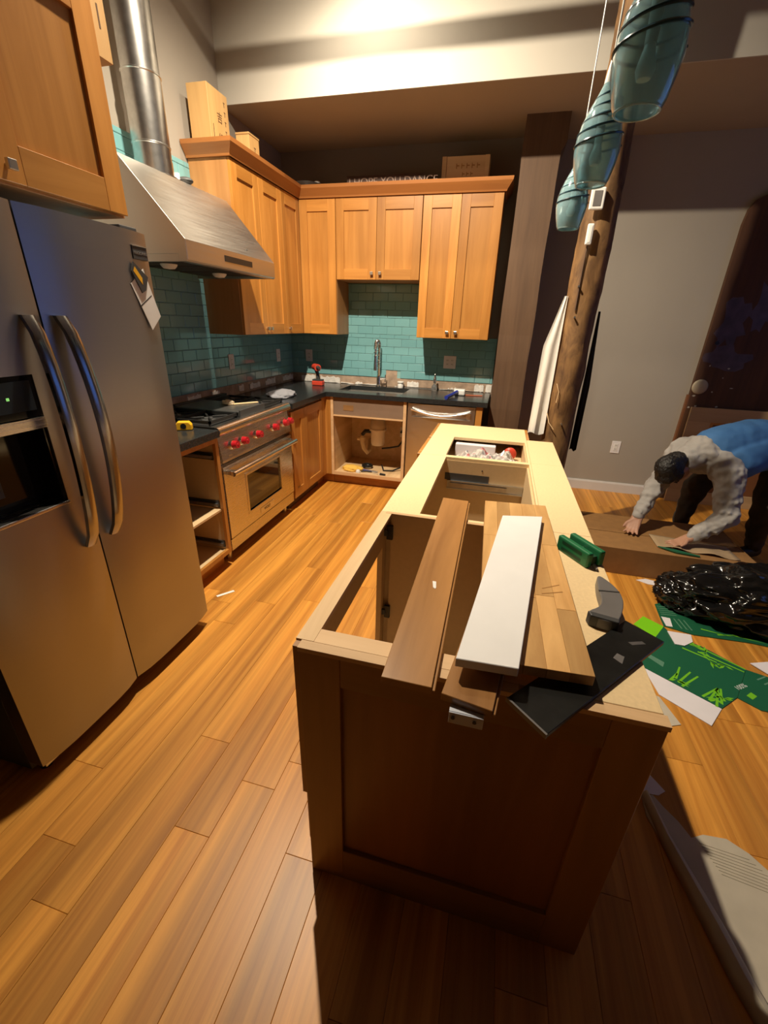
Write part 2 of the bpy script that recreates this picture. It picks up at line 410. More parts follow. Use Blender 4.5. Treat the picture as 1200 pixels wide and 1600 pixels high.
wb = struct('wall_back', B(0, 2.42, 0, 0.1, -0.02, 4.1), 'paint_taupe')
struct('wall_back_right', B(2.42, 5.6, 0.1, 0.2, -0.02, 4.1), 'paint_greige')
struct('wall_front', B(-0.1, 5.7, -5.9, -5.75, -0.02, 4.2), 'paint_dark')
mb = MB(); WY0, WY1, WZ0, WZ1 = -3.3, -0.9, 0.95, 2.5
mb.box(5.6, 5.7, -5.75, WY0, -0.02, 4.1); mb.box(5.6, 5.7, WY1, 0.2, -0.02, 4.1); mb.box(5.6, 5.7, WY0, WY1, -0.02, WZ0); mb.box(5.6, 5.7, WY0, WY1, WZ1, 4.1)
struct('wall_right', mb, 'paint_dark')
mb = MB(); t = 0.06
mb.box(5.6, 5.66, WY0, WY1, WZ0, WZ0 + t); mb.box(5.6, 5.66, WY0, WY1, WZ1 - t, WZ1); mb.box(5.6, 5.66, WY0, WY0 + t, WZ0 + t, WZ1 - t); mb.box(5.6, 5.66, WY1 - t, WY1, WZ0 + t, WZ1 - t)
mb.box(5.61, 5.65, (WY0 + WY1) / 2 - .02, (WY0 + WY1) / 2 + .02, WZ0 + t, WZ1 - t)
win = struct('window_1', mb, 'paint_white')
obj('pane', B(5.63, 5.634, WY0 + t, WY1 - t, WZ0 + t, WZ1 - t), 'window_glass', win)
struct('baseboard_back', MB().prism([(0.1, 0.0), (0.083, 0.0), (0.083, 0.085), (0.088, 0.1), (0.1, 0.1)], 'x', 2.6, 3.86), 'paint_white')

# ---- glass tiles on both walls
TH, TW, TG = 0.0745, 0.150, 0.0022
def tile_mesh(wd, ht, axis):
    e = 0.003; d = 0.008; g = TG / 2
    T = (lambda u, n, z: (u, -n, z)) if axis == 'y' else (lambda u, n, z: (n, u, z))
    mb = MB(T)
    mb.add([(g, 0, g), (wd - g, 0, g), (wd - g, 0, ht - g), (g, 0, ht - g), (g, d - .002, g), (wd - g, d - .002, g), (wd - g, d - .002, ht - g), (g, d - .002, ht - g),
            (g + e, d, g + e), (wd - g - e, d, g + e), (wd - g - e, d, ht - g - e), (g + e, d, ht - g - e)],
           [(0, 1, 5, 4), (1, 2, 6, 5), (2, 3, 7, 6), (3, 0, 4, 7), (4, 5, 9, 8), (5, 6, 10, 9), (6, 7, 11, 10), (7, 4, 8, 11), (8, 9, 10, 11)])
    me = mesh_of('tile', mb); me.materials.append(M_('glass_tile')); return me
tcache = {}
def tiles(axis, parent, u0, u1, z0, z1, skip=None, u_off=0.0):
    row = 0; z = z0
    while z < z1 - 0.01:
        h = min(TH, z1 - z); u = u0 - (TW / 2 if row % 2 else 0) - u_off
        while u < u1 - 0.004:
            a, b = max(u, u0), min(u + TW, u1)
            if b - a > 0.008 and not (skip and skip((a + b) / 2, z + h / 2)):
                key = (axis, round(b - a, 3), round(h, 3))
                if key not in tcache: tcache[key] = tile_mesh(b - a, h, axis)
                o = bpy.data.objects.new('tile', tcache[key]); COL.objects.link(o); o.parent = parent
                o.location = (a, -0.004, z) if axis == 'y' else (0.004, a, z)
            u += TW
        z += TH; row += 1
obj('grout_bed', MB().box(0.0, 2.125, -0.004, 0, 1.0, 1.40).box(0.64, 1.42, -0.004, 0, 1.40, 1.87), 'grout', wb)
obj('grout_bed', MB().box(0, 0.004, -2.86, 0, 1.0, 1.40).box(0, 0.004, -2.40, -1.40, 1.40, 2.445), 'grout', wl)
tiles('y', wb, 0.004, 2.125, 1.0, 1.41, skip=lambda u, z: (1.02 < u < 1.17 and z < 1.07))
tiles('y', wb, 0.642, 1.42, 1.0 + TH * 5.5 + (1.41 - 1.0 - TH * 5.5), 1.86, u_off=0.04)
tiles('x', wl, -1.392, -0.004, 1.0, 1.41)
tiles('x', wl, -2.86, -1.392, 1.0, 2.445, skip=lambda u, z: u < -2.40 and z > 1.41)
# stripped band above the counter: bare plaster with leftover adhesive
obj('bare_strip', MB().box(0, 2.13, -0.005, 0, 0.90, 1.0), 'plaster', wb)
obj('bare_strip', MB().box(0, 0.005, -2.86, 0, 0.90, 1.0), 'plaster', wl)
obj('bare_patch', MB().box(1.02, 1.17, -0.006, 0, 0.99, 1.075), 'plaster', wb)
def patch(u0, u1, z0, z1, axis, parent, mat='thinset', seed=0):
    r = random.Random(seed); n = 10; pts = []
    for i in range(n): pts.append((u0 + (u1 - u0) * i / (n - 1), z0 + r.uniform(0, .006)))
    for i in range(n - 1, -1, -1): pts.append((u0 + (u1 - u0) * i / (n - 1), z1 - r.uniform(0, .02)))
    mb = MB()
    if axis == 'y': mb.prism(pts, 'y', -0.011, -0.004)
    else: mb.prism(pts, 'x', 0.004, 0.011)
    o = obj('thinset_patch', mb, mat, parent)
for i, (a, b, z0, z1) in enumerate([(0.11, 0.27, .915, .992), (0.33, 0.55, .915, .985), (0.56, 1.0, .915, .935), (1.28, 1.40, .915, .985), (1.15, 2.0, .915, .926), (1.96, 2.05, .915, .99), (2.07, 2.125, .915, 1.0), (1.7, 1.78, .915, .945), (.72, .80, .915, .945)]):
    patch(a, b, z0, z1, 'y', wb, seed=i)
for i, (a, b) in enumerate([(-0.25, -0.02), (-.62, -.42), (-.9, -.72), (-1.08, -1.0), (-1.46, -1.36), (-1.75, -1.6)]):
    patch(a, b, .93, .99, 'x', wl, seed=20 + i)
def outlet(name, parent, axis, u, z, w=0.075, h=0.118, kind=1):
    d = 0.008 if parent in (wb, wl) else 0.0
    T = (lambda a, n, c: (a, -0.012 - n, c)) if axis == 'y' else (lambda a, n, c: (0.012 + n, a, c))
    if parent is None: T = lambda a, n, c: (a, 0.1 - n, c)
    mb = MB(T); mb.box(u - w / 2, u + w / 2, 0, 0.006, z - h / 2, z + h / 2)
    o = obj(name, mb, 'outlet_white', None, bev=0.002)
    n = 2 if w > .1 else 1
    for k in range(n):
        c = u + (k - (n - 1) / 2) * 0.046
        m2 = MB(T); m2.box(c - .017, c + .017, 0.006, 0.0085, z - .034, z + .034); ins = obj('switch_insert', m2, 'white_plastic', o)
        for s in (-.018, .018):
            for e in (-.0055, .0055): obj('slot', MB(T).box(c + e - .0015, c + e + .0015, .0085, .0088, z + s - .005, z + s + .005), 'dark_grey', ins)
    return o
tag(outlet('wall_outlet', wb, 'y', 0.209, 1.181), 'single outlet plate on teal tiles left of the sink, behind the red drill', 'outlet', 'outlet plates on the backsplash')
tag(outlet('wall_outlet', wb, 'y', 1.697, 1.181, w=0.12), 'double-width outlet plate on tiles right of the sink', 'outlet', 'outlet plates on the backsplash')
tag(outlet('wall_outlet', wl, 'x', -1.155, 1.184), 'outlet plate on left tiled wall just right of the range', 'outlet', 'outlet plates on the backsplash')
tag(outlet('wall_outlet', wl, 'x', -0.33, 1.19), 'outlet plate on left tiled wall near the corner', 'outlet', 'outlet plates on the backsplash')
tag(outlet('wall_outlet', None, 'y', 3.385, 0.46, w=0.08, h=0.12), 'white outlet plate low on the greige wall above the baseboard', 'outlet')

# ---- timber column at the end of the counter
r_ = random.Random(5)
mb = MB(); N = 14
for i in range(N):
    z0, z1 = ZS * i / N, ZS * (i + 1) / N
    j = lambda: r_.uniform(-.004, .004)
    if i == 0: a = [2.137, 2.405, -0.42]
    b = [2.137 + j(), 2.405 + j(), -0.42 + j()]
    mb.hexa([(a[0], a[2], z0), (a[1], a[2], z0), (a[1], -0.004, z0), (a[0], -0.004, z0), (b[0], b[2], z1), (b[1], b[2], z1), (b[1], -0.004, z1), (b[0], -0.004, z1)])
    a = b
colm = thing('timber_column', 'dark square timber column standing at the right end of the counter', 'column', (2.27, -0.2, 0))
obj('shaft', mb, 'timber_brown', colm)
obj('corbel', MB().prism([(2.40, 2.66), (2.44, 2.74), (2.44, ZS), (2.40, ZS)], 'y', -0.42, -0.15), 'timber_brown', colm)

# ================================================================== CABINETS
FX = lambda base: (lambda u, n, z: (base + n, u, z))
FY = lambda base: (lambda u, n, z: (u, base - n, z))
FNX = lambda base: (lambda u, n, z: (base - n, u, z))
def knob(parent, T, u, z):
    mb = MB(T); c0 = T(u, 0.02, z); c1 = T(u, 0.034, z); c2 = T(u, 0.045, z)
    mb = MB(); mb.cyl(c0, c1, 0.006, 0.006, 10)
    m2 = MB(T); m2.box(u - .013, u + .013, 0.033, 0.046, z - .013, z + .013)
    mb.v += m2.v; b = len(mb.v) - 8; mb.f += [tuple(b + i for i in f) for f in m2.f]
    return obj('knob', mb, 'nickel', parent, bev=0.003)
def shaker(parent, T, hx, a0, a1, z0, z1, kn=None, st=0.072, rt=0.09, rb=0.082, th=0.02, name='door', woods=('maple_z', None)):
    g = 0.0015; a0 += g; a1 -= g; z0 += g; z1 -= g
    d = obj(name, MB(T).box(a0, a0 + st, 0, th, z0, z1).box(a1 - st, a1, 0, th, z0, z1), 'maple_z', parent, bev=0.0012, seg=1)
    obj('rail', MB(T).box(a0 + st, a1 - st, 0, th, z1 - rt, z1), hx, d, bev=0.001, seg=1)
    obj('rail', MB(T).box(a0 + st, a1 - st, 0, th, z0, z0 + rb), hx, d, bev=0.001, seg=1)
    obj('panel', MB(T).box(a0 + st, a1 - st, 0.001, th - 0.010, z0 + rb, z1 - rt), 'maple_z', d)
    if kn: knob(d, T, *kn)
    return d
ZB, ZT, ZM = 1.403, 2.470, 1.861
UX, UY = 0.315, -0.353
def carcass(parent, x0, x1, y0, y1, z0, z1, mat='maple_side', t=0.018, open_side=None):
    return obj('carcass', B(x0, x1, y0, y1, z0, z1), mat, parent, bev=0.001, seg=1)
# left run uppers
c = thing('wall_cabinet', 'tall double-door maple wall cabinet beside the range hood', 'cabinet', (0.15, -1.04, ZB), group='upper cabinets')
carcass(c, 0.006, UX - 0.02, -1.392, -0.686, ZB, ZT)
shaker(c, FX(UX - 0.02), 'maple_y', -1.392, -1.04, ZB, ZT, (-1.065, ZB + .045))
shaker(c, FX(UX - 0.02), 'maple_y', -1.04, -0.686, ZB, ZT, (-1.012, ZB + .045))
c = thing('corner_wall_cabinet', 'L-shaped maple corner wall cabinet with two narrow doors', 'cabinet', (0.2, -0.25, ZB), group='upper cabinets')
mb = MB().prism([(0.013, -0.013), (0.013, -0.684), (UX - .02, -0.684), (UX - .02, UY + .02), (0.651, UY + .02), (0.651, -0.013)], 'z', ZB, ZT)
obj('carcass', mb, 'maple_side', c)
shaker(c, FX(UX - 0.02), 'maple_y', -0.684, UY + 0.0, ZB, ZT, (-0.655, ZB + .045), st=.06)
shaker(c, FY(UY + 0.02), 'maple_x', UX + 0.0, 0.651, ZB, ZT, None, st=.072)
c = thing('wall_cabinet', 'short double-door maple wall cabinet above the sink', 'cabinet', (1.03, -0.17, ZM), group='upper cabinets')
carcass(c, 0.653, 1.408, UY + .02, -0.006, ZM, ZT)
shaker(c, FY(UY + .02), 'maple_x', 0.653, 1.021, ZM, ZT, (0.985, ZM + .05))
shaker(c, FY(UY + .02), 'maple_x', 1.021, 1.408, ZM, ZT, (1.06, ZM + .05))
c = thing('wall_cabinet', 'tall double-door maple wall cabinet right of the sink, beside the timber column', 'cabinet', (1.73, -0.17, ZB), group='upper cabinets')
carcass(c, 1.412, 2.045, UY + .02, -0.013, ZB, ZT)
shaker(c, FY(UY + .02), 'maple_x', 1.412, 1.72, ZB, ZT, (1.685, ZB + .05))
shaker(c, FY(UY + .02), 'maple_x', 1.72, 2.045, ZB, ZT, (1.76, ZB + .05))
# crown moulding, one mitred run
cr = thing('crown_molding', 'reddish crown molding running along the tops of the upper cabinets', 'molding', (0.3, -0.4, ZT))
P_ = [(0.0, 0.0), (0.012, 0.0), (0.016, 0.012), (0.052, 0.062), (0.056, 0.085), (0.0, 0.085)]
path = [(0.006, -1.394, (0, -1)), (UX, -1.394, (1, -1)), (UX, UY, (1, -1)), (2.047, UY, (1, -1)), (2.047, -0.02, (1, 0))]
def crown_piece(name, p, q, d0, d1, mat):
    mb = MB(); n = len(P_)
    a = [(p[0] + o * d0[0], p[1] + o * d0[1], ZT + .001 + h) for o, h in P_]; b = [(q[0] + o * d1[0], q[1] + o * d1[1], ZT + .001 + h) for o, h in P_]
    mb.add(a + b, [tuple(range(n)), tuple(range(2 * n - 1, n - 1, -1))] + [(i, (i + 1) % n, n + (i + 1) % n, n + i) for i in range(n)])
    obj(name, mb, mat, cr)
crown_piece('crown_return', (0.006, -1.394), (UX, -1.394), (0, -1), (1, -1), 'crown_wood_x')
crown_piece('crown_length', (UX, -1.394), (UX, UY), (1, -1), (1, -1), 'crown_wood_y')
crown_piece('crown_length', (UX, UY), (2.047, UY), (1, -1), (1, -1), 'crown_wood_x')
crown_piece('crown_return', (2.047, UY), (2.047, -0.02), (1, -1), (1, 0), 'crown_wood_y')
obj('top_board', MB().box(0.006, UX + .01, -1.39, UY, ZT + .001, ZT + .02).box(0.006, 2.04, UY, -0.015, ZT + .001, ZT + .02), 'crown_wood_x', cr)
ZC = ZT + 0.0225      # things on top of the cabinets stand on this board
# over-fridge cabinet
c = thing('wall_cabinet', 'maple cabinet above the refrigerator at the upper left', 'cabinet', (0.4, -3.35, 1.84), group='upper cabinets')
carcass(c, 0.006, 0.765, -3.80, -2.885, 1.84, 2.46)
shaker(c, FX(0.765), 'maple_y', -3.80, -3.343, 1.845, 2.455, (-3.375, 1.885), st=.08, rt=.095, rb=.095)
shaker(c, FX(0.765), 'maple_y', -3.343, -2.887, 1.845, 2.455, (-3.31, 1.885), st=.08, rt=.095, rb=.095)

# ---- base cabinets
CD, CT = 0.640, 0.914
FB = 0.600        # carcass front
KZ = 0.105
def open_box(parent, x0, x1, y0, y1, z0, z1, t, open_dir, mat='melamine', name='carcass', top=False, back=True):
    mb = MB()
    mb.box(x0, x1, y0, y1, z0, z0 + t)
    if top: mb.box(x0, x1, y0, y1, z1 - t, z1); z1 = z1 - t
    if open_dir != '-x': mb.box(x0, x0 + t, y0, y1, z0 + t, z1)
    if open_dir != '+x': mb.box(x1 - t, x1, y0, y1, z0 + t, z1)
    xa = x0 + (0 if open_dir == '-x' else t); xb = x1 - (0 if open_dir == '+x' else t)
    if open_dir != '-y': mb.box(xa, xb, y0, y0 + t, z0 + t, z1)
    if open_dir != '+y': mb.box(xa, xb, y1 - t, y1, z0 + t, z1)
    return obj(name, mb, mat, parent)
c = thing('base_cabinet', 'open base cabinet with bare drawer slides between refrigerator and range', 'cabinet', (0.3, -2.58, 0), group='base cabinets')
open_box(c, 0.02, FB, -2.862, -2.312, KZ, 0.87, 0.018, '+x')
obj('face_frame', MB().box(FB, FB + .02, -2.862, -2.822, KZ, .87).box(FB, FB + .02, -2.34, -2.312, KZ, .87).box(FB, FB + .02, -2.822, -2.34, .84, .87).box(FB, FB + .02, -2.822, -2.34, KZ, KZ + .03), 'maple_z', c)
for z in (0.755, 0.445, 0.165):
    s = obj('drawer_slide', MB().box(0.10, 0.59, -2.336, -2.330, z - .022, z + .022), 'dark_grey', c)
    obj('slide_rail', MB().box(0.12, 0.585, -2.350, -2.336, z - .012, z + .006), 'zinc', s)
    s = obj('drawer_slide', MB().box(0.10, 0.59, -2.844, -2.838, z - .022, z + .022), 'dark_grey', c)
    obj('slide_rail', MB().box(0.12, 0.585, -2.838, -2.824, z - .012, z + .006), 'zinc', s)
obj('shelf_edge', B(0.05, FB + .005, -2.84, -2.345, .405, .418), 'melamine', c)
obj('toe_kick', B(0.05, FB - 0.05, -2.862, -2.312, 0.0, KZ), 'maple_y', c)
c = thing('base_cabinet', 'maple base cabinet with two shaker doors right of the range', 'cabinet', (0.3, -1.0, 0), group='base cabinets')
carcass(c, 0.02, FB, -1.345, -0.70, KZ, 0.87)
shaker(c, FX(FB), 'maple_y', -1.343, -1.10, KZ, 0.845, None, st=.06, rt=.075, rb=.075)
shaker(c, FX(FB), 'maple_y', -1.10, -0.702, KZ, 0.845, None, st=.065, rt=.075, rb=.075)
obj('toe_kick', B(0.05, FB - 0.05, -1.345, -0.70, 0.0, KZ), 'timber_brown', c)
c = thing('corner_base_cabinet', 'maple corner base cabinet filler where the counters meet', 'cabinet', (0.3, -0.35, 0), group='base cabinets')
mb = MB().prism([(0.02, -0.02), (0.02, -0.697), (FB + .018, -0.697), (FB + .018, -FB - .018), (0.672, -FB - .018), (0.672, -0.02)], 'z', KZ, 0.87)
obj('carcass', mb, 'maple_z', c)
obj('toe_kick', MB().box(0.05, FB - .05, -.697, -FB + .05, 0, KZ).box(0.05, 0.672, -FB + .05, -.05, 0, KZ), 'maple_x', c)
# sink base, doors removed
c = thing('sink_cabinet', 'open sink base cabinet with its doors removed, pipes showing', 'cabinet', (1.04, -0.3, 0), group='base cabinets')
open_box(c, 0.674, 1.408, -FB, -0.02, KZ, 0.87, 0.018, '-y', mat='raw_maple')
obj('face_frame', MB().box(0.674, 0.70, -FB - .02, -FB, KZ, .87).box(1.38, 1.408, -FB - .02, -FB, KZ, .87).box(.70, 1.38, -FB - .02, -FB, KZ, KZ + .035), 'raw_maple_x', c, bev=.001, seg=1)
ap = obj('false_front', MB().box(0.702, 1.378, -FB - .012, -FB + .006, .705, .868), 'sink_apron', c, bev=.002)
obj('tape_patch', MB().box(0.80, 0.90, -FB - .014, -FB - .012, .75, .80), 'cardboard', ap)
obj('rail', B(0.702, 1.378, -FB - .02, -FB + .012, .692, .705), 'raw_maple_x', c)
obj('toe_kick', B(0.674, 1.408, -FB + .05, -FB + .07, 0.0, KZ), 'maple_x', c)
# dishwasher
c = thing('dishwasher', 'stainless dishwasher with a curved scooped handle right of the sink cabinet', 'dishwasher', (1.72, -0.3, 0))
obj('tub', B(1.42, 2.022, -0.585, -0.03, 0.06, 0.868), 'dark_grey', c)
mb = MB(); n = 16; prof = []
for i in range(n + 1):
    t = i / n; x = 1.42 + 0.602 * t; prof.append((x, -0.612 - 0.022 * math.sin(PI * t) ** 0.7))
prof += [(2.022, -0.586), (1.42, -0.586)]
dr = obj('door', MB().prism(prof, 'z', 0.11, 0.745).prism([(p[0], p[1]) for p in prof], 'z', 0.80, 0.862), 'steel_x', c, smooth=True)
prof2 = [(1.42 + .602 * i / n, -0.612 - 0.022 * math.sin(PI * i / n) ** 0.7 + (0.020 if 1 < i < n - 1 else 0)) for i in range(n + 1)] + [(2.022, -0.586), (1.42, -0.586)]
obj('handle_scoop', MB().prism(prof2, 'z', 0.745, 0.80), 'steel_x', dr)
mb = MB(); pts = []
for i in range(13):
    t = i / 12; pts.append((1.455 + 0.53 * t, -0.640 - 0.020 * math.sin(PI * t), 0.815 - 0.045 * math.sin(PI * t)))
obj('handle', MB().tube(pts, 0.010, 8), 'chrome', dr, smooth=True)
obj('kick_plate', B(1.425, 2.017, -0.56, -0.54, 0.0, 0.10), 'dark_grey', c)
c = thing('cabinet_end_panel', 'narrow maple end panel right of the dishwasher', 'panel', (2.055, -0.3, 0))
obj('board', B(2.028, 2.082, -FB - .018, -0.02, KZ, 0.87), 'maple_z', c, bev=.001, seg=1)
obj('toe_kick', B(2.028, 2.082, -FB + .05, -0.02, 0, KZ), 'maple_z', c)

# ---- countertops
SX0, SX1, SY0, SY1 = 0.70, 1.33, -0.47, -0.10
ct = thing('countertop', 'black stone countertop in an L shape around the sink', 'countertop', (0.3, -0.6, 0.872))
mb = MB()
pl = [(0.006, -0.006), (0.006, -1.352), (CD, -1.352), (CD, -CD), (2.118, -CD), (2.118, -0.006)]
bm_ = [(0.012, CD, -1.352, -CD)]
z0, z1 = 0.872, CT
mb.box(0.012, CD, -1.345, -CD, z0, z1)
mb.box(0.012, SX0, -CD, -0.012, z0, z1); mb.box(SX1, 2.118, -CD, -0.012, z0, z1)
mb.box(SX0, SX1, -CD, SY0, z0, z1); mb.box(SX0, SX1, SY1, -0.012, z0, z1)
obj('slab', mb, 'granite', ct)
c = thing('countertop', 'short black countertop piece between refrigerator and range', 'countertop', (0.3, -2.58, 0.872))
obj('slab', B(0.012, CD, -2.862, -2.312, 0.872, CT), 'granite', c, bev=.002)
# sink
c = thing('sink', 'stainless undermount kitchen sink in the black counter', 'sink', (1.01, -0.28, 0.70))
t = .004; a0, a1, b0, b1 = SX0 - .004, SX1 + .004, SY0 - .004, SY1 + .004
mb = MB().box(a0, a1, b0, b1, .70, .70 + t).box(a0, a0 + t, b0, b1, .70 + t, .871).box(a1 - t, a1, b0, b1, .70 + t, .871).box(a0 + t, a1 - t, b0, b0 + t, .70 + t, .871).box(a0 + t, a1 - t, b1 - t, b1, .70 + t, .871)
obj('basin', mb, 'steel_x', c)
obj('drain', MB().cyl((1.01, -.28, .704), (1.01, -.28, .708), .045, .045, 20), 'chrome', c)

# ================================================================== RANGE
RY0, RY1 = -2.300, -1.356
rg = thing('range', 'stainless professional gas range with six red knobs', 'range', (0.3, -1.83, 0))
obj('body', B(0.03, 0.575, RY0, RY1, 0.10, 0.895), 'steel_z', rg, bev=.002)
obj('cooktop', MB().box(0.03, 0.60, RY0, RY1, 0.895, 0.922).box(0.03, 0.07, RY0, RY1, .922, .96), 'cast_iron', rg)
mb = MB(); pr = [(0.575, 0.70), (0.622, 0.70), (0.622, 0.715), (0.600, 0.862), (0.575, 0.862)]
pan = obj('control_panel', MB().prism(pr, 'y', RY0 + .012, RY1 - .012), 'steel_y', rg)
obj('bullnose', MB().cyl((0.602, RY0 + .004, 0.893), (0.602, RY1 - .004, 0.893), 0.030, 0.030, 20).box(.575, .600, RY0 + .004, RY1 - .004, .864, .923), 'steel_y', rg, smooth=True)
nx, nz = math.cos(0.149), math.sin(0.149)
for y in (-2.158, -2.045, -1.860, -1.624, -1.462, -1.385):
    z = 0.785; x = 0.622 - (z - .715) * (0.022 / 0.147)
    p = Vector((x, y, z)); d = Vector((nx, 0, nz))
    bz = obj('knob', MB().cyl(p + d * .012, p + d * .042, 0.027, 0.023, 18), 'red_knob', rg, smooth=True)
    obj('bezel', MB().cyl(p - d * .002, p + d * .012, 0.031, 0.029, 20), 'chrome', bz, smooth=True)
    obj('grip', MB().cyl(p + d * .042, p + d * .046, 0.008, 0.006, 8), 'red_knob', bz)
for y in (-2.20, -1.95, -1.74, -1.54): obj('marker_plate', B(0.6185, 0.6205, y - .018, y + .018, .722, .734), 'brass' if 'brass' in MATS else 'nickel', pan)
DZ0, DZ1 = 0.185, 0.672
WYa, WYb, WZa, WZb = -2.045, -1.575, 0.285, 0.545
mb = MB()
x0, x1 = 0.578, 0.618
mb.box(x0, x1, RY0 + .008, WYa, DZ0, DZ1).box(x0, x1, WYb, RY1 - .008, DZ0, DZ1).box(x0, x1, WYa, WYb, DZ0, WZa).box(x0, x1, WYa, WYb, WZb, DZ1)
dr = obj('oven_door', mb, 'steel_y', rg)
obj('window_bezel', MB().box(.60, .621, WYa - .02, WYa, WZa - .02, WZb + .02).box(.60, .621, WYb, WYb + .02, WZa - .02, WZb + .02).box(.60, .621, WYa, WYb, WZa - .02, WZa).box(.60, .621, WYa, WYb, WZb, WZb + .02), 'nickel', dr, bev=.002)
obj('window', B(.595, .610, WYa, WYb, WZa, WZb), 'oven_glass', dr)
h = obj('door_handle', MB().cyl((0.672, RY0 + .03, 0.632), (0.672, RY1 - .03, 0.632), 0.0165, 0.0165, 16), 'chrome', dr, smooth=True)
for y in (RY0 + .055, RY1 - .055): obj('handle_post', B(0.616, 0.672, y - .02, y + .02, .617, .647), 'steel_y', h, bev=.004)
np_ = obj('nameplate', B(0.6181, 0.6205, -1.91, -1.71, 0.205, 0.248), 'steel_x', dr, bev=.001)
text_mesh('lettering', 'WOLF', 0.032, 'red_plastic' if 0 else 'dark_grey', (0.6208, -1.865, 0.215), (0, 1, 0), (0, 0, 1), np_)
obj('kick_panel', B(0.560, 0.612, RY0 + .008, RY1 - .008, 0.095, 0.175), 'steel_y', rg)
obj('toe_recess', B(0.05, 0.50, RY0 + .03, RY1 - .03, 0.02, 0.098), 'black_plastic', rg)
for y in (RY0 + .06, RY1 - .06):
    obj('leg', MB().cyl((0.54, y, 0), (0.54, y, .10), .02, .022, 12), 'steel_z', rg)
def grate(y0, y1):
    g = MB(); x0, x1 = 0.10, 0.565; z0, z1 = .935, .953; w = .011
    for x in (x0, (x0 + x1) / 2 - w / 2, x1 - w): g.box(x, x + w, y0, y1, z0, z1)
    for y in (y0, y1 - w): g.box(x0, x1, y, y + w, z0, z1)
    for cx in (x0 + (x1 - x0) * .25, x0 + (x1 - x0) * .75):
        cy = (y0 + y1) / 2
        for k in range(4):
            a = PI / 4 + k * PI / 2
            g.tube([(cx + .025 * math.cos(a), cy + .025 * math.sin(a), .944), (cx + .115 * math.cos(a), cy + .12 * math.sin(a), .944)], .006, 6)
    for x in (x0, x1 - w):
        for y in (y0, y1 - w): g.box(x, x + w, y, y + w, .922, z0)
    o = obj('grate', g, 'cast_iron', rg)
    for cx in (x0 + (x1 - x0) * .25, x0 + (x1 - x0) * .75):
        obj('burner', MB().lathe((cx, (y0 + y1) / 2, .922), [(.045, 0), (.045, .008), (.03, .012), (.028, .018), (0, .019)], 18), 'dark_grey', o, smooth=True)
grate(RY0 + .015, RY0 + .31); grate(RY1 - .31, RY1 - .015)
gd = obj('griddle', B(0.09, 0.57, RY0 + .315, RY1 - .315, .923, .957), 'griddle', rg, bev=.004)
obj('griddle_rim', MB().box(.57, .582, RY0 + .315, RY1 - .315, .923, .966).box(.08, .09, RY0 + .315, RY1 - .315, .923, .966), 'dark_grey', gd)

# ================================================================== HOOD + DUCT
HY0, HY1 = -2.345, -1.437
hd = thing('range_hood', 'sloped stainless range hood above the range', 'range hood', (0.3, -1.87, 1.767))
prof = [(0.012, 1.80), (0.012, 2.221), (0.293, 2.221), (0.610, 1.863), (0.610, 1.775), (0.60, 1.767), (0.56, 1.767), (0.56, 1.80)]
obj('shell', MB().prism(prof, 'y', HY0, HY1), 'hood_steel', hd, bev=.002)
obj('end_skirt', MB().prism([(0.012, 1.767), (0.012, 1.80), (.56, 1.80), (.56, 1.767)], 'y', HY0, HY0 + .02), 'hood_steel', hd)
obj('end_skirt', MB().prism([(0.012, 1.767), (0.012, 1.80), (.56, 1.80), (.56, 1.767)], 'y', HY1 - .02, HY1), 'hood_steel', hd)
obj('control_strip', B(0.609, 0.6125, -2.02, -1.73, 1.806, 1.836), 'black_plastic', hd)
for k in range(3):
    y0 = HY0 + .03 + k * .30
    f_ = obj('filter', B(0.05, 0.54, y0, y0 + .28, 1.788, 1.797), 'steel_y', hd)
    g = MB()
    for i in range(11): g.box(0.06, 0.53, y0 + .012 + i * .024, y0 + .024 + i * .024, 1.782, 1.788)
    obj('baffle', g, 'dark_grey', f_)
for y in (-2.1, -1.62): obj('lamp', MB().lathe((0.30, y, 1.757), [(0, 0), (.03, .004), (.042, .016), (.046, .025)], 20), 'lamp_frosted', hd, smooth=True)
obj('rivet', MB().cyl((0.575, -1.72, 1.90), (0.579, -1.72, 1.904), .004, .004, 8), 'dark_grey', hd)
dc = thing('exhaust_duct', 'round galvanized exhaust duct rising from the range hood', 'duct', (0.16, -1.93, 2.222))
obj('pipe', MB().cyl((0.17, -1.93, 2.30), (0.17, -1.93, 2.66), .095, .095, 32), 'galvanized', dc, smooth=True)
obj('pipe', MB().cyl((0.17, -1.93, 2.66), (0.17, -1.93, 4.1), .0925, .0925, 32), 'galvanized', dc, smooth=True)
for z in (2.655, 2.36): obj('seam_ring', MB().lathe((0.17, -1.93, z), [(.0945, 0), (.0985, .004), (.0985, .008), (.0945, .012)], 32), 'galvanized', dc, smooth=True)
obj('collar', MB().lathe((0.17, -1.93, 2.2235), [(.115, 0), (.115, .006), (.098, .012), (.097, .08)], 32), 'galvanized', dc, smooth=True)
obj('damper_box', MB().ball((0.25, -1.79, 2.2435), .04, 12, 8, (1.3, 1, .5)), 'dark_grey', dc, smooth=True)
tb = obj('tape_end', B(.21, .25, -1.845, -1.83, 2.24, 2.27), 'white_plastic', dc)

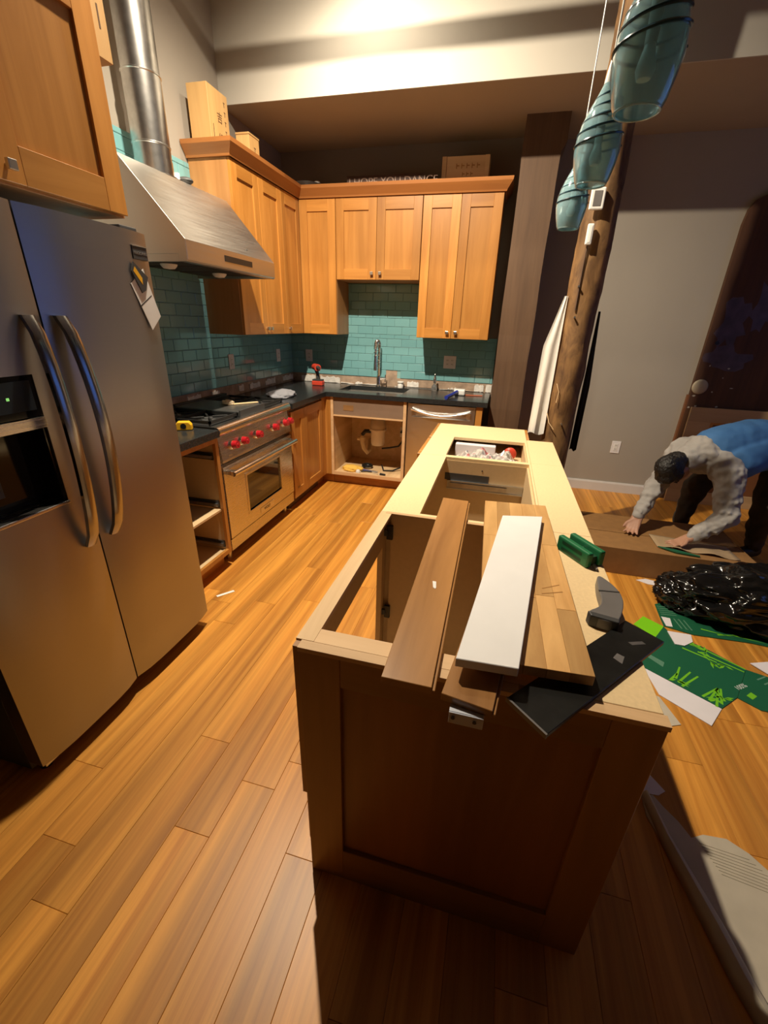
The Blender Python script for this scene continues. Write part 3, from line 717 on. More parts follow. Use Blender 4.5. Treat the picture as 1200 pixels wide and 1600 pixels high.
# ================================================================== REFRIGERATOR
fr = thing('refrigerator', 'side-by-side stainless refrigerator with ice dispenser', 'refrigerator', (0.42, -3.34, 0))
FY0, FYS, FY1 = -3.795, -3.369, -2.880
obj('cabinet', B(0.04, 0.762, FY0 + .004, FY1 - .004, 0.03, 1.775), 'dark_grey', fr, bev=.004)
obj('kick_grille', B(0.10, 0.765, FY0 + .03, FY1 - .03, 0.012, 0.078), 'black_plastic', fr)
def fr_door(y0, y1, cut=None):
    n = 8
    def prof(a, b):
        pts = []
        for i in range(n + 1):
            t = (a + (b - a) * i / n); s = (t - y0) / (y1 - y0)
            pts.append((0.832 + 0.018 * (1 - (2 * s - 1) ** 4), t))
        return pts + [(0.772, b), (0.772, a)]
    mb = MB()
    if not cut: mb.prism(prof(y0, y1), 'z', .078, 1.790)
    else:
        ca, cb, za, zb = cut
        mb.prism(prof(y0, y1), 'z', .078, za); mb.prism(prof(y0, y1), 'z', zb, 1.790)
        mb.prism(prof(y0, ca), 'z', za, zb); mb.prism(prof(cb, y1), 'z', za, zb)
    return obj('door', mb, 'fridge_steel', fr, smooth=True)
d1 = fr_door(FYS + .003, FY1)
CUT = (-3.745, -3.455, 0.935, 1.345)
d0 = fr_door(FY0, FYS - .003, CUT)
def fr_handle(y, parent, lean):
    pts = []; rs = []
    for i in range(17):
        t = i / 16; z = 1.505 - 0.745 * t
        pts.append((0.852 + 0.062 * math.sin(PI * min(1, max(0, t))) ** 0.55, y + lean * math.sin(PI * t), z))
    mb = MB(); vs = []; fs = []
    for (x, yy, z) in pts:
        vs += [(x - .010, yy - .017, z), (x + .006, yy - .019, z), (x + .011, yy - .009, z), (x + .011, yy + .009, z), (x + .006, yy + .019, z), (x - .010, yy + .017, z)]
    for i in range(16):
        for k in range(6): fs.append((i * 6 + k, i * 6 + (k + 1) % 6, (i + 1) * 6 + (k + 1) % 6, (i + 1) * 6 + k))
    fs += [tuple(range(5, -1, -1)), tuple(range(96, 102))]
    mb.add(vs, fs); return obj('handle', mb, 'handle_steel', parent, smooth=True)
fr_handle(-3.425, d0, -0.008); fr_handle(-3.322, d1, 0.008)
dp = obj('dispenser', MB().box(.775, .782, CUT[0], CUT[1], CUT[2], CUT[3]).box(.782, .846, CUT[0], CUT[1], 1.225, CUT[3]).box(.782, .84, CUT[0], CUT[0] + .01, CUT[2], 1.225).box(.782, .84, CUT[1] - .01, CUT[1], CUT[2], 1.225), 'black_gloss', d0)
obj('display', B(.846, .848, CUT[0] + .015, CUT[1] - .015, 1.245, 1.33), 'smoke_glass', dp)
obj('indicator', MB().box(.848, .8486, -3.548, -3.540, 1.280, 1.288), 'led_green', dp)
obj('trim_bar', B(.79, .853, CUT[0], CUT[1], 1.190, 1.222), 'steel_y', dp)
obj('drip_tray', B(.782, .856, CUT[0], CUT[1], .936, .946), 'steel_y', dp, bev=.002)
obj('paddle', B(.783, .795, -3.66, -3.60, 1.0, 1.14), 'dark_grey', dp)
bd = obj('badge', B(.8375, .850, -2.972, -2.902, 1.70, 1.742), 'dark_grey', d1, bev=.001)
text_mesh('lettering', 'FRIGIDAIRE', 0.0125, 'zinc', (.8505, -2.968, 1.717), (0, 1, 0), (0, 0, 1), bd)
obj('badge_edge', B(.838, .8515, -2.972, -2.902, 1.742, 1.745), 'chrome', bd)
obj('hinge_cover', B(.70, .82, -2.98, -2.90, 1.790, 1.806), 'dark_grey', fr, bev=.003)
obj('hinge_cover', B(.70, .82, -3.78, -3.70, 1.790, 1.806), 'dark_grey', fr, bev=.003)
for y in (FY0 + .05, FY1 - .05): obj('foot', MB().cyl((.76, y, 0), (.76, y, .03), .02, .02, 12), 'black_plastic', fr)
obj('hinge_bracket', B(.77, .83, FY0 + .01, FY0 + .06, .062, .077), 'zinc', fr, bev=.002)
# note and magnet on the fridge door
def on_door(pts, x0, x1): return MB().prism(pts, 'x', x0, x1)
nt_ = tag(obj('paper_note', on_door([(-3.010, 1.618), (-2.942, 1.462), (-2.886, 1.512), (-2.938, 1.672)], .8505, .8515), 'paper'), 'white paper note tilted on the refrigerator door', 'note')
obj('printed_line', on_door([(-2.985, 1.545), (-2.983, 1.541), (-2.917, 1.582), (-2.917, 1.586)], .8515, .8518), 'dark_grey', nt_)
mg = tag(obj('magnet', on_door([(-3.0, 1.66), (-2.985, 1.69), (-2.925, 1.645), (-2.945, 1.60), (-2.965, 1.59)], .8518, .856), 'dark_grey'), 'small dark and yellow picture magnet holding the note on the refrigerator', 'magnet')
obj('picture', on_door([(-2.992, 1.66), (-2.983, 1.675), (-2.955, 1.64), (-2.957, 1.618)], .856, .8565), 'yellow', mg)

# ================================================================== TRACK LIGHT (above the frame)
tl = thing('track_light', 'ceiling track with warm spot heads above the kitchen aisle', 'track light', (TRACK_X, -2.0, 4.1))
obj('rail', B(TRACK_X - .018, TRACK_X + .018, -3.2, -1.0, 4.075, 4.099), 'white_plastic', tl)
for y, pw, aim in LAMPS:
    hdz = TRACK_Z
    st = obj('lamp_head', MB().lathe((TRACK_X, y, hdz + .012), [(.030, 0), (.034, .01), (.034, .09), (.02, .11), (.0, .112)], 20), 'white_plastic', tl, smooth=True)
    obj('stem', MB().cyl((TRACK_X, y, hdz + .12), (TRACK_X, y, 4.075), .008, .008, 10), 'white_plastic', st)
    obj('lens', MB().cyl((TRACK_X, y, hdz + .008), (TRACK_X, y, hdz + .012), .028, .028, 16), 'lamp_face', st)
    ld = bpy.data.lights.new('lamp_light', 'SPOT'); ld.energy = pw; ld.color = LAMP_COL; ld.shadow_soft_size = 0.03
    ld.spot_size = math.radians(LAMP_CONE); ld.spot_blend = 1.0
    lo = bpy.data.objects.new('lamp_light', ld); COL.objects.link(lo); lo.location = (TRACK_X, y, hdz - 0.03)
    lo.rotation_euler = (Vector(aim) - lo.location).to_track_quat('-Z', 'Y').to_euler()
    lo.parent = tl; lo.matrix_parent_inverse = tl.matrix_basis.inverted()
# unseen bar, added to throw the grey band on the fascia
tag(obj('band_blocker', MB().cyl((0.0, -1.60, 3.366), (5.6, -1.60, 3.366), .036, .036, 14), 'paint_greige', None, smooth=True), 'unseen bar added across the room to shade a band on the fascia', 'pipe')

# ================================================================== ISLAND
IZ = 0.851; IT = 0.018
IX0, IX1, IX2 = 1.812, 2.405, 2.566
IYs = [-1.31, -2.16, -3.005, -3.765]
def mdf_frame(c, xa, xb, ya, yb, ho):    # top sheet with an opening ho = (x0,x1,y0,y1)
    a, b, e, d = ho; z0 = IZ - IT
    return obj('top_sheet', MB().box(xa, a, ya, yb, z0, IZ).box(b, xb, ya, yb, z0, IZ).box(a, b, ya, e, z0, IZ).box(a, b, d, yb, z0, IZ), 'mdf', c)
# rear unit
c = thing('island_cabinet', 'rear island cabinet with a small opening full of plastic packaging', 'cabinet', (2.1, -1.74, 0), group='island cabinets')
y1, y0 = IYs[0], IYs[1]
open_box(c, IX0, IX1, y0, y1, KZ, IZ - IT, .018, 'none', mat='melamine')
mdf_frame(c, IX0, IX1, y0, y1, (1.952, 2.392, y0 + .02, -1.70))
obj('shelf', B(IX0 + .02, IX1 - .02, y0 + .02, y1 - .02, .735, .747), 'melamine', c)
obj('toe_kick', B(IX0 + .07, IX1, y0, y1, 0, KZ), 'maple_y', c)
shaker(c, FNX(IX0), 'maple_y', y0, (y0 + y1) / 2, KZ, IZ, None, st=.065); shaker(c, FNX(IX0), 'maple_y', (y0 + y1) / 2, y1, KZ, IZ, None, st=.065)
obj('side_panel', B(IX1 + .0005, IX1 + .018, -1.615, y1, 0.0, IZ), 'maple_z', c)
# middle unit
c = thing('island_cabinet', 'middle island cabinet open on top with one drawer slide inside', 'cabinet', (2.1, -2.58, 0), group='island cabinets')
y1, y0 = IYs[1] - .001, IYs[2]
open_box(c, IX0, IX1, y0, y1, KZ, IZ - IT, .018, 'none', mat='melamine')
mdf_frame(c, IX0, IX1, y0, y1, (1.957, 2.396, y0 + .018, y1 - .016))
sl = obj('drawer_slide', MB().box(1.975, 2.385, y1 - .030, y1 - .0185, .672, .678).box(1.975, 2.385, y1 - .024, y1 - .0185, .678, .716).box(1.975, 2.385, y1 - .030, y1 - .0185, .716, .722), 'zinc', c)
obj('slide_rail', B(1.99, 2.30, y1 - .034, y1 - .030, .684, .710), 'galvanized', sl)
obj('dark_backer', B(1.96, 2.20, y1 - .0195, y1 - .0183, .722, .762), 'dark_grey', c)
obj('screw_hole', MB().cyl((2.16, y1 - .0195, .79), (2.16, y1 - .0182, .79), .004, .004, 8), 'dark_grey', c)
obj('toe_kick', B(IX0 + .07, IX1, y0, y1, 0, KZ), 'maple_y', c)
obj('front_board', B(IX0 - .0005, IX0 - .012, y0, y1, KZ, IZ - .02), 'maple_y', c)
# front unit, no top
c = thing('island_cabinet', 'front island cabinet with no top and no door, hinge plates showing', 'cabinet', (2.1, -3.38, 0), group='island cabinets')
y1, y0 = IYs[2] - .001, IYs[3]
mb = MB().box(IX0 + .02, IX1, y0, y1, KZ, KZ + .018).box(IX1 - .018, IX1, y0, y1, KZ + .018, IZ)
obj('carcass', mb, 'melamine', c)
obj('divider', MB().box(IX0 + .0425, IX1 - .018, y1 - .018, y1, KZ + .018, IZ), 'melamine', c)
obj('divider_edge', B(IX0 + .02, IX1 - .018, y1 - .018, y1, IZ, IZ + .0012), 'raw_maple_x', c)
obj('end_wall', B(IX0 + .02, IX1 - .018, y0, y0 + .016, KZ + .018, IZ - .019), 'melamine', c)
obj('face_frame', MB().box(IX0, IX0 + .02, y0, y0 + .05, KZ, IZ - .13).box(IX0, IX0 + .02, y1 - .055, y1, KZ, IZ - .13).box(IX0, IX0 + .02, y0, y1, IZ - .13, IZ - .012).box(IX0, IX0 + .02, y0 + .05, y1 - .055, KZ, KZ + .04), 'timber_brown' if 0 else 'melamine', c)
obj('top_rail', B(IX0 - .001, IX0 + .042, y0, y1, IZ - .012, IZ + .0005), 'raw_maple', c)
obj('front_stretcher', B(IX0 + .0425, IX1 - .0185, y0, y0 + .045, IZ - .018, IZ), 'raw_maple_x', c)
obj('deck_strip', B(IX0 + .021, IX0 + .05, y0 + .05, y1 - .02, KZ + .018, KZ + .030), 'raw_maple', c)
for z in (.775, .405):
    hp = obj('hinge_plate', MB().box(IX0 + .028, IX0 + .052, y1 - .030, y1 - .018, z - .030, z + .030), 'black_plastic', c, bev=.002)
    obj('hinge_arm', B(IX0 + .008, IX0 + .034, y1 - .036, y1 - .026, z - .013, z + .013), 'dark_grey', hp, bev=.002)
obj('toe_kick', B(IX0 + .07, IX1, y0, y1, 0, KZ), 'maple_y', c)
# back ledge (overhang side) of three sheets
c = thing('island_ledge', 'narrow boxed ledge along the right side of the island, topped with three sheets', 'ledge', (2.49, -2.7, 0))
for a, b in ((-1.62, -2.145), (-2.147, -2.995), (-2.997, -3.764)):
    obj('top_sheet', B(IX1 + .002, IX2, b, a, IZ - IT, IZ), 'mdf', c, bev=.001, seg=1)
obj('back_panel', B(IX2 - .02, IX2 - .002, -3.764, -1.62, 0, IZ - IT - .001), 'maple_z', c)
obj('far_end', B(IX1 + .02, IX2 - .021, -1.64, -1.622, 0, IZ - IT - .001), 'maple_z', c)
# end panel facing the camera
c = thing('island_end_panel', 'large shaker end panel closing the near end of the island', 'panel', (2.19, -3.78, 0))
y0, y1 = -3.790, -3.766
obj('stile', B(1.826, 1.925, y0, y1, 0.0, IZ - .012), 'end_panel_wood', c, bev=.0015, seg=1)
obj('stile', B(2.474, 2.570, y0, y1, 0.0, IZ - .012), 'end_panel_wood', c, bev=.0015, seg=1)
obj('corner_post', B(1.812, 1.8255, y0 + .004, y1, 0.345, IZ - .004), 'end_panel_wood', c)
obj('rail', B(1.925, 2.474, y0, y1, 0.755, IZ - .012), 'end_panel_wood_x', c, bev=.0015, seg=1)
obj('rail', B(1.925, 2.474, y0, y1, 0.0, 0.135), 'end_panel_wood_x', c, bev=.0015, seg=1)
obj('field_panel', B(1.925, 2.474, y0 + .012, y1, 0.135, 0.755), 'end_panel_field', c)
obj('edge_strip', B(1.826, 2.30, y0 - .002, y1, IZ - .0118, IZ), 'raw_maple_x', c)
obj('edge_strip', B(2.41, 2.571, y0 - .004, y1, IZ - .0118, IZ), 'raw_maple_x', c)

# ================================================================== THINGS ON THE ISLAND
def slab(name, quad, z0, z1, mat, parent=None, dz=None, bev=.001):
    dz = dz or [0] * 4
    mb = MB().hexa([(p[0], p[1], z0 + d) for p, d in zip(quad, dz)] + [(p[0], p[1], z1 + d) for p, d in zip(quad, dz)])
    return obj(name, mb, mat, parent, bev=bev, seg=1)
Z0 = IZ + .0014
t_ = thing('floor_plank', 'long brown floor plank lying lengthwise across the open front cabinet', 'plank', (2.08, -3.34, Z0), group='loose floor planks on the island')
slab('board', [(2.032, -3.842), (2.133, -3.842), (2.128, -2.846), (2.026, -2.840)], Z0, Z0 + .018, 'plank_brown', t_)
slab('tongue', [(2.1335, -3.842), (2.140, -3.842), (2.135, -2.846), (2.1285, -2.846)], Z0 + .005, Z0 + .011, 'plank_brown', t_)
t_ = tag(obj('paint_chip', MB().prism([(2.078, -3.47), (2.084, -3.50), (2.090, -3.505), (2.092, -3.50), (2.088, -3.47)], 'z', Z0 + .0182, Z0 + .0192), 'paper'), 'tiny white paper scrap on the long brown floor plank', 'paper scrap')
t_ = thing('floor_plank', 'shorter brown floor plank end sticking out under the white board', 'plank', (2.2, -3.6, Z0), group='loose floor planks on the island')
slab('board', [(2.153, -3.85), (2.249, -3.866), (2.372, -2.990), (2.276, -2.975)], Z0, Z0 + .018, 'plank_brown', t_)
slab('tongue', [(2.2495, -3.866), (2.255, -3.867), (2.378, -2.99), (2.3725, -2.99)], Z0 + .005, Z0 + .011, 'plank_brown', t_)
t_ = thing('black_board', 'scuffed glossy black board lying diagonally over the near right corner', 'board', (2.44, -3.7, IZ + .0005))
slab('board', [(2.277, -3.815), (2.345, -3.880), (2.628, -3.548), (2.560, -3.488)], IZ + .0005, IZ + .0105, 'black_board', t_)
obj('scratch', MB().prism([(2.545, -3.575), (2.552, -3.583), (2.583, -3.571), (2.577, -3.563)], 'z', IZ + .0106, IZ + .0110), 'zinc', t_)
obj('scuff', MB().prism([(2.50, -3.64), (2.515, -3.655), (2.525, -3.63), (2.512, -3.622)], 'z', IZ + .0106, IZ + .0108), 'rubber_grey', t_)
obj('edge_strip', MB().prism([(2.274, -3.818), (2.342, -3.884), (2.345, -3.881), (2.277, -3.815)], 'z', IZ + .001, IZ + .0115), 'rubber_grey', t_)
# butcher-block board built from staves
t_ = thing('butcher_block_board', 'pale butcher-block board of joined staves under the white board', 'board', (2.31, -3.33, Z0))
A0, A1 = Vector((2.192, -2.885)), Vector((2.416, -2.865)); D0, D1 = Vector((2.214, -3.765)), Vector((2.438, -3.752))
zb_, zf_ = IZ + .0216, IZ + .0216
rs = random.Random(11)
for i in range(5):
    cuts = [0] + sorted([rs.uniform(.25, .45), rs.uniform(.6, .8)]) + [1]
    for a, b in zip(cuts[:-1], cuts[1:]):
        def pt(s, t): return (A0.lerp(A1, s)).lerp(D0.lerp(D1, s), t)
        s0, s1 = i / 5 + .001, (i + 1) / 5 - .001
        q = [pt(s0, b - .0005), pt(s1, b - .0005), pt(s1, a + .0005), pt(s0, a + .0005)]
        slab('stave', q, zb_, zb_ + .024, 'butcher', t_, bev=.0006)
for a, b in (((2.36, -3.46), (2.405, -3.43)), ((2.358, -3.485), (2.41, -3.462))):
    d = Vector(b) - Vector(a); n_ = Vector((-d.y, d.x)).normalized() * .0015
    obj('knife_mark', MB().prism([(a[0] - n_.x, a[1] - n_.y), (b[0] - n_.x, b[1] - n_.y), (b[0] + n_.x, b[1] + n_.y), (a[0] + n_.x, a[1] + n_.y)], 'z', zb_ + .0241, zb_ + .0244), 'plank_brown', t_)
t_ = thing('white_board', 'smooth white shelf board lying on top of the butcher-block board', 'board', (2.27, -3.42, zb_ + .0245))
slab('board', [(2.171, -3.802), (2.290, -3.796), (2.389, -3.028), (2.256, -3.061)], zb_ + .0245, zb_ + .0455, 'white_board', t_, bev=.0012)
# metal bracket hanging under the short plank
t_ = tag(obj('metal_bracket', MB().box(2.172, 2.236, -3.872, -3.8695, .824, .8510).box(2.172, 2.236, -3.8695, -3.845, .8490, .8520), 'bracket_grey', bev=.001), 'small flat metal bracket under the end of the short brown plank', 'bracket')
for x in (2.18, 2.22): obj('screw', MB().cyl((x, -3.872, .840), (x, -3.8745, .840), .003, .004, 8), 'dark_grey', t_)
# green tapping block
def rot(o, z): o.rotation_euler = (0, 0, z)
t_ = thing('tapping_block', 'green plastic flooring tapping block lying on the island ledge', 'tool', (2.500, -3.160, IZ), rotz=math.atan2(-.113, .075))
L, W_, H = .135, .022, .050
for s in (-1, 1):
    yc = s * .023
    p = obj('plate', MB().box(-L / 2, L / 2, yc - .010, yc + .010, 0.0005, H), 'plastic_green', t_, bev=.005, local=True)
    for z in (.014, .036):
        obj('slot', MB().box(-L * .33, L * .30, yc + s * .0101 - .0005, yc + s * .0101 + .0005, z - .005, z + .005), 'plastic_green_dark', p, local=True)
obj('core', MB().box(-L * .42, L * .42, -.013, .013, .006, .030), 'plastic_green_dark', t_, local=True)
obj('screw', MB().cyl((0.0, .006, .030), (0.0, .006, .034), .005, .005, 8), 'zinc', t_, local=True)
obj('peg', MB().cyl((L / 2, -.005, .010), (L / 2 + .022, -.012, .006), .004, .004, 8), 'rubber_grey', t_, local=True)
# grey pull handle
pts = [(2.523, -3.307), (2.553, -3.352), (2.566, -3.395), (2.562, -3.45), (2.530, -3.535), (2.502, -3.533), (2.473, -3.522), (2.466, -3.502), (2.500, -3.475), (2.511, -3.44), (2.511, -3.40), (2.514, -3.36)]
for _ in range(2):
    q_ = []
    for a, b in zip(pts, pts[1:] + pts[:1]): q_ += [(a[0] * .75 + b[0] * .25, a[1] * .75 + b[1] * .25), (a[0] * .25 + b[0] * .75, a[1] * .25 + b[1] * .75)]
    pts = q_
t_ = tag(obj('grip_handle', MB().prism(pts, 'z', IZ + .0005, IZ + .030), 'rubber_grey', smooth=True, bev=.007, seg=3), 'curved grey rubber-gripped tool handle on the island ledge', 'tool')
obj('end_cap', MB().prism([(2.466, -3.5045), (2.470, -3.5235), (2.530, -3.537), (2.536, -3.520)], 'z', IZ + .0006, IZ + .033), 'dark_grey', t_, bev=.003)
obj('seam', MB().prism([(2.510, -3.402), (2.562, -3.395), (2.562, -3.391), (2.510, -3.398)], 'z', IZ + .0295, IZ + .0315), 'dark_grey', t_)
# packaging inside the rear opening
def crumple(name, x0, x1, y0, y1, z, amp, mat, n=26, seed=0, fr=14, skirt=True):
    mb = MB(); vs = []; fs = []
    for j in range(n + 1):
        for i in range(n + 1):
            u, v = i / n, j / n; e = min(1, 6 * min(u, 1 - u, v, 1 - v))
            x, y = x0 + (x1 - x0) * u, y0 + (y1 - y0) * v
            q = Vector((x * fr + seed, y * fr, seed * 1.7)); h = noise.noise(q) + .6 * abs(noise.noise(q * 2.3)) + .35 * noise.noise(q * 5)
            wx = .01 * noise.noise(q * 1.3 + Vector((9, 0, 0))); wy = .01 * noise.noise(q * 1.3 + Vector((0, 9, 0)))
            vs.append((x + wx, y + wy, z + amp * max(0.08, .55 + h * .6) * (e if skirt else 1)))
    for j in range(n):
        for i in range(n): a = j * (n + 1) + i; fs.append((a, a + 1, a + n + 2, a + n + 1))
    b = len(vs); vs += [(x0, y0, z), (x1, y0, z), (x1, y1, z), (x0, y1, z)]
    ring = [i for i in range(n + 1)] + [(j + 1) * (n + 1) + n for j in range(n)] + [n * (n + 1) + n - 1 - i for i in range(n)] + [(n - 1 - j) * (n + 1) for j in range(n - 1)]
    fs.append(tuple(reversed(ring)))
    mb.add(vs[:b], fs); return obj(name, mb, mat, None, smooth=False)
tag(crumple('parts_bag', 1.975, 2.375, -2.125, -1.79, .7475, .095, 'clear_bag', seed=3, fr=16), 'clear crinkled plastic bag of parts inside the rear island opening', 'plastic bag')
t_ = tag(obj('foam_strip', B(1.97, 2.22, -1.77, -1.72, .7475, .825), 'carton_white', bev=.004), 'white foam strip behind the plastic bag in the island opening', 'foam')
tag(obj('red_label_bag', MB().ball((2.31, -1.755, .788), .040, 14, 8, (1.0, .55, 1.0)), 'red_plastic', smooth=True), 'red wrapped packet beside the foam strip in the island opening', 'packet')
# pry tool lying inside the front cabinet
t_ = thing('pry_tool', 'dark grey pry tool standing inside the open front cabinet', 'tool', (2.17, -3.55, KZ + .018))
obj('shaft', MB().tube([(2.17, -3.50, KZ + .03), (2.165, -3.55, .30), (2.15, -3.62, .55), (2.150, -3.67, .64)], .012, 8), 'dark_grey', t_, smooth=True)
obj('grip', MB().tube([(2.150, -3.67, .64), (2.15, -3.70, .70), (2.165, -3.715, .745)], [.018, .022, .014], 10), 'rubber_grey', t_, smooth=True)
obj('foot', B(2.13, 2.21, -3.53, -3.47, KZ + .0185, KZ + .034), 'dark_grey', t_, bev=.004)

# ================================================================== THINGS ON COUNTER / RANGE
# faucet
f = thing('faucet', 'chrome spring-neck kitchen faucet behind the sink', 'faucet', (0.99, -0.065, CT))
obj('base', MB().lathe((0.99, -.065, CT), [(.030, 0), (.030, .012), (.022, .02), (.020, .10), (.016, .11)], 18), 'chrome', f, smooth=True)
arc = [(0.99, -.065, CT + .1 + .27 * i / 6) for i in range(7)] + [(0.99, -.065 - .065 * (1 - math.cos(a)), CT + .37 + .065 * math.sin(a)) for a in [PI * i / 10 for i in range(1, 11)]] + [(0.99, -.195, CT + .30)]
obj('neck', MB().tube(arc, .012, 8), 'chrome', f, smooth=True)
sp = []
for i in range(260):
    t = i / 259 * (len(arc) - 1); k = min(int(t), len(arc) - 2); p = Vector(arc[k]).lerp(Vector(arc[k + 1]), t - k)
    d = (Vector(arc[k + 1]) - Vector(arc[k])).normalized(); ex = Vector((1, 0, 0)); ey = d.cross(ex)
    a = 2 * PI * i / 8.0
    if k > 1: sp.append(p + ex * (.018 * math.cos(a)) + ey * (.018 * math.sin(a)))
obj('spring', MB().tube(sp, .0035, 5), 'chrome', f, smooth=True)
obj('spray_head', MB().cyl((.99, -.195, CT + .31), (.99, -.195, CT + .17), .013, .019, 16), 'chrome', f, smooth=True)
obj('support_arm', MB().cyl((.99, -.065, CT + .19), (.99, -.19, CT + .19), .006, .006, 8), 'chrome', f, smooth=True)
lv = obj('lever', MB().cyl((.99, -.065, CT + .075), (1.06, -.065, CT + .085), .010, .008, 10), 'chrome', f, smooth=True)
obj('lever_tip', MB().cyl((1.06, -.065, CT + .05), (1.062, -.065, CT + .12), .006, .006, 10), 'chrome', lv, smooth=True)
# soap dispenser
s = thing('soap_dispenser', 'small glass and chrome soap dispenser right of the sink', 'soap dispenser', (1.575, -0.10, CT))
obj('bottle', MB().lathe((1.575, -.10, CT + .0005), [(.025, 0), (.028, .01), (.026, .045), (.012, .06), (.012, .075)], 18), 'bottle_clear', s, smooth=True)
obj('pump', MB().lathe((1.575, -.10, CT + .0755), [(.016, 0), (.018, .02), (.014, .045), (.009, .055), (.010, .075), (.004, .085)], 16), 'chrome', s, smooth=True)
obj('spout', MB().cyl((1.575, -.10, CT + .15), (1.575, -.135, CT + .145), .005, .004, 8), 'chrome', s)
# cordless drill standing on its battery
d = thing('cordless_drill', 'red cordless drill standing on its battery on the counter corner', 'drill', (0.40, -0.26, CT))
obj('battery', B(.345, .46, -.29, -.22, CT + .0005, CT + .045), 'red_plastic', d, bev=.008)
obj('battery_base', B(.35, .455, -.285, -.225, CT + .045, CT + .06), 'dark_grey', d, bev=.004)
obj('grip', MB().tube([(.405, -.255, CT + .06), (.40, -.255, CT + .11), (.385, -.255, CT + .155)], [.019, .017, .020], 12), 'dark_grey', d, smooth=True)
obj('motor', MB().cyl((.355, -.225, CT + .175), (.425, -.305, CT + .175), .031, .034, 16), 'red_plastic', d, smooth=True)
obj('chuck', MB().cyl((.425, -.305, CT + .175), (.455, -.339, CT + .175), .022, .014, 14), 'dark_grey', d, smooth=True)
# towel
def blob(name, c, r, sc, amp, fr, mat, seed=0, sub=4, flat=None, parent=None, smooth=True, ridg=False):
    bm = bmesh.new(); bmesh.ops.create_icosphere(bm, subdivisions=sub, radius=1.0)
    for v in bm.verts:
        p = v.co.copy(); q = p * fr + Vector((seed, seed * .7, -seed))
        h = noise.noise(q) * .6 + noise.noise(q * 2.1) * .35
        if ridg: h = h * .6 + (0.5 - abs(noise.noise(q * 1.5))) * .5 + (0.4 - abs(noise.noise(q * 3.1))) * .22 + (0.4 - abs(noise.noise(q * 6.0))) * .05
        v.co = Vector((p.x * sc[0], p.y * sc[1], p.z * sc[2])) * r * (1 + amp * h) + Vector(c)
        if flat is not None and v.co.z < flat: v.co.z = flat
    me = bpy.data.meshes.new(name); bm.to_mesh(me); bm.free()
    if smooth:
        for p in me.polygons: p.use_smooth = True
    me.materials.append(M_(mat)); o = bpy.data.objects.new(name, me); COL.objects.link(o)
    if parent: put(o, parent)
    return o
tag(blob('kitchen_towel', (.40, -1.06, CT + .012), .13, (.78, 1.0, .32), .55, 1.6, 'cloth_grey', seed=4, flat=CT + .0008, ridg=True), 'crumpled grey towel on the counter just right of the range', 'towel')
# dish brush / mallet
m_ = thing('scrub_brush', 'white-headed scrub brush with a blue handle on the right end of the counter', 'brush', (1.82, -.40, CT))
obj('head', B(1.79, 1.895, -.33, -.25, CT + .001, CT + .055), 'white_plastic', m_, bev=.012)
obj('handle', MB().tube([(1.825, -.315, CT + .035), (1.79, -.45, CT + .022), (1.755, -.60, CT + .016)], [.016, .015, .017], 10), 'blue_plastic', m_, smooth=True)
tag(obj('pencil', MB().cyl((1.89, -.30, CT + .005), (2.055, -.27, CT + .005), .0045, .0045, 6), 'pencil_red'), 'thin orange pencil beside the scrub brush on the counter', 'pencil')
tag(obj('putty_cap', MB().lathe((1.22, -.055, CT + .0005), [(.028, 0), (.030, .03), (.022, .045), (.034, .052), (.034, .062), (0, .066)], 14), 'white_plastic', smooth=True), 'small white plastic cap behind the sink, right of the faucet', 'cap')
# yellow scrubber left of range, utensils on griddle
t_ = tag(obj('tape_measure', MB().prism([(-.045, 0), (-.045, .03), (-.03, .048), (.03, .048), (.045, .03), (.045, 0)], 'y', -.022, .022), 'yellow', bev=.005), 'yellow tape measure on the short counter left of the range', 'tape measure')
t_.location = (.455, -2.375, CT + .0006); t_.rotation_euler = (0, 0, .5)
obj('label_disc', MB().cyl((0, -.022, .024), (0, -.0235, .024), .016, .016, 14), 'black_plastic', t_, local=True)
t_ = tag(blob('yellow_clip', (.36, -1.78, .97), .04, (1.1, .8, .5), .5, 1.8, 'pvc_cream', seed=2, sub=3, flat=.9575), 'cream crumpled wipe on the range griddle', 'wipe')
tag(obj('wooden_stick', MB().box(-.11, .11, -.011, .011, 0, .008), 'crate_wood', bev=.002), 'flat wooden stick lying on the griddle beside the wipe', 'stick')
o = bpy.data.objects['wooden_stick']; o.location = (.44, -1.72, .9578); o.rotation_euler = (0, 0, .9)
# red flower / utensil by the fridge
t_ = thing('red_flower', 'single red flower on a thin stem beside the refrigerator', 'flower', (.11, -2.40, CT))
obj('stem', MB().tube([(.11, -2.40, CT + .001), (.115, -2.38, CT + .09), (.12, -2.39, CT + .19)], .003, 6), 'plastic_green_dark', t_, smooth=True)
obj('bloom', MB().ball((.12, -2.39, CT + .21), .035, 10, 7, (1, 1, .8)), 'red_knob', t_, smooth=True)
obj('holder', MB().lathe((.11, -2.40, CT + .0005), [(.02, 0), (.022, .05), (.014, .07)], 12), 'smoke_glass', t_, smooth=True)

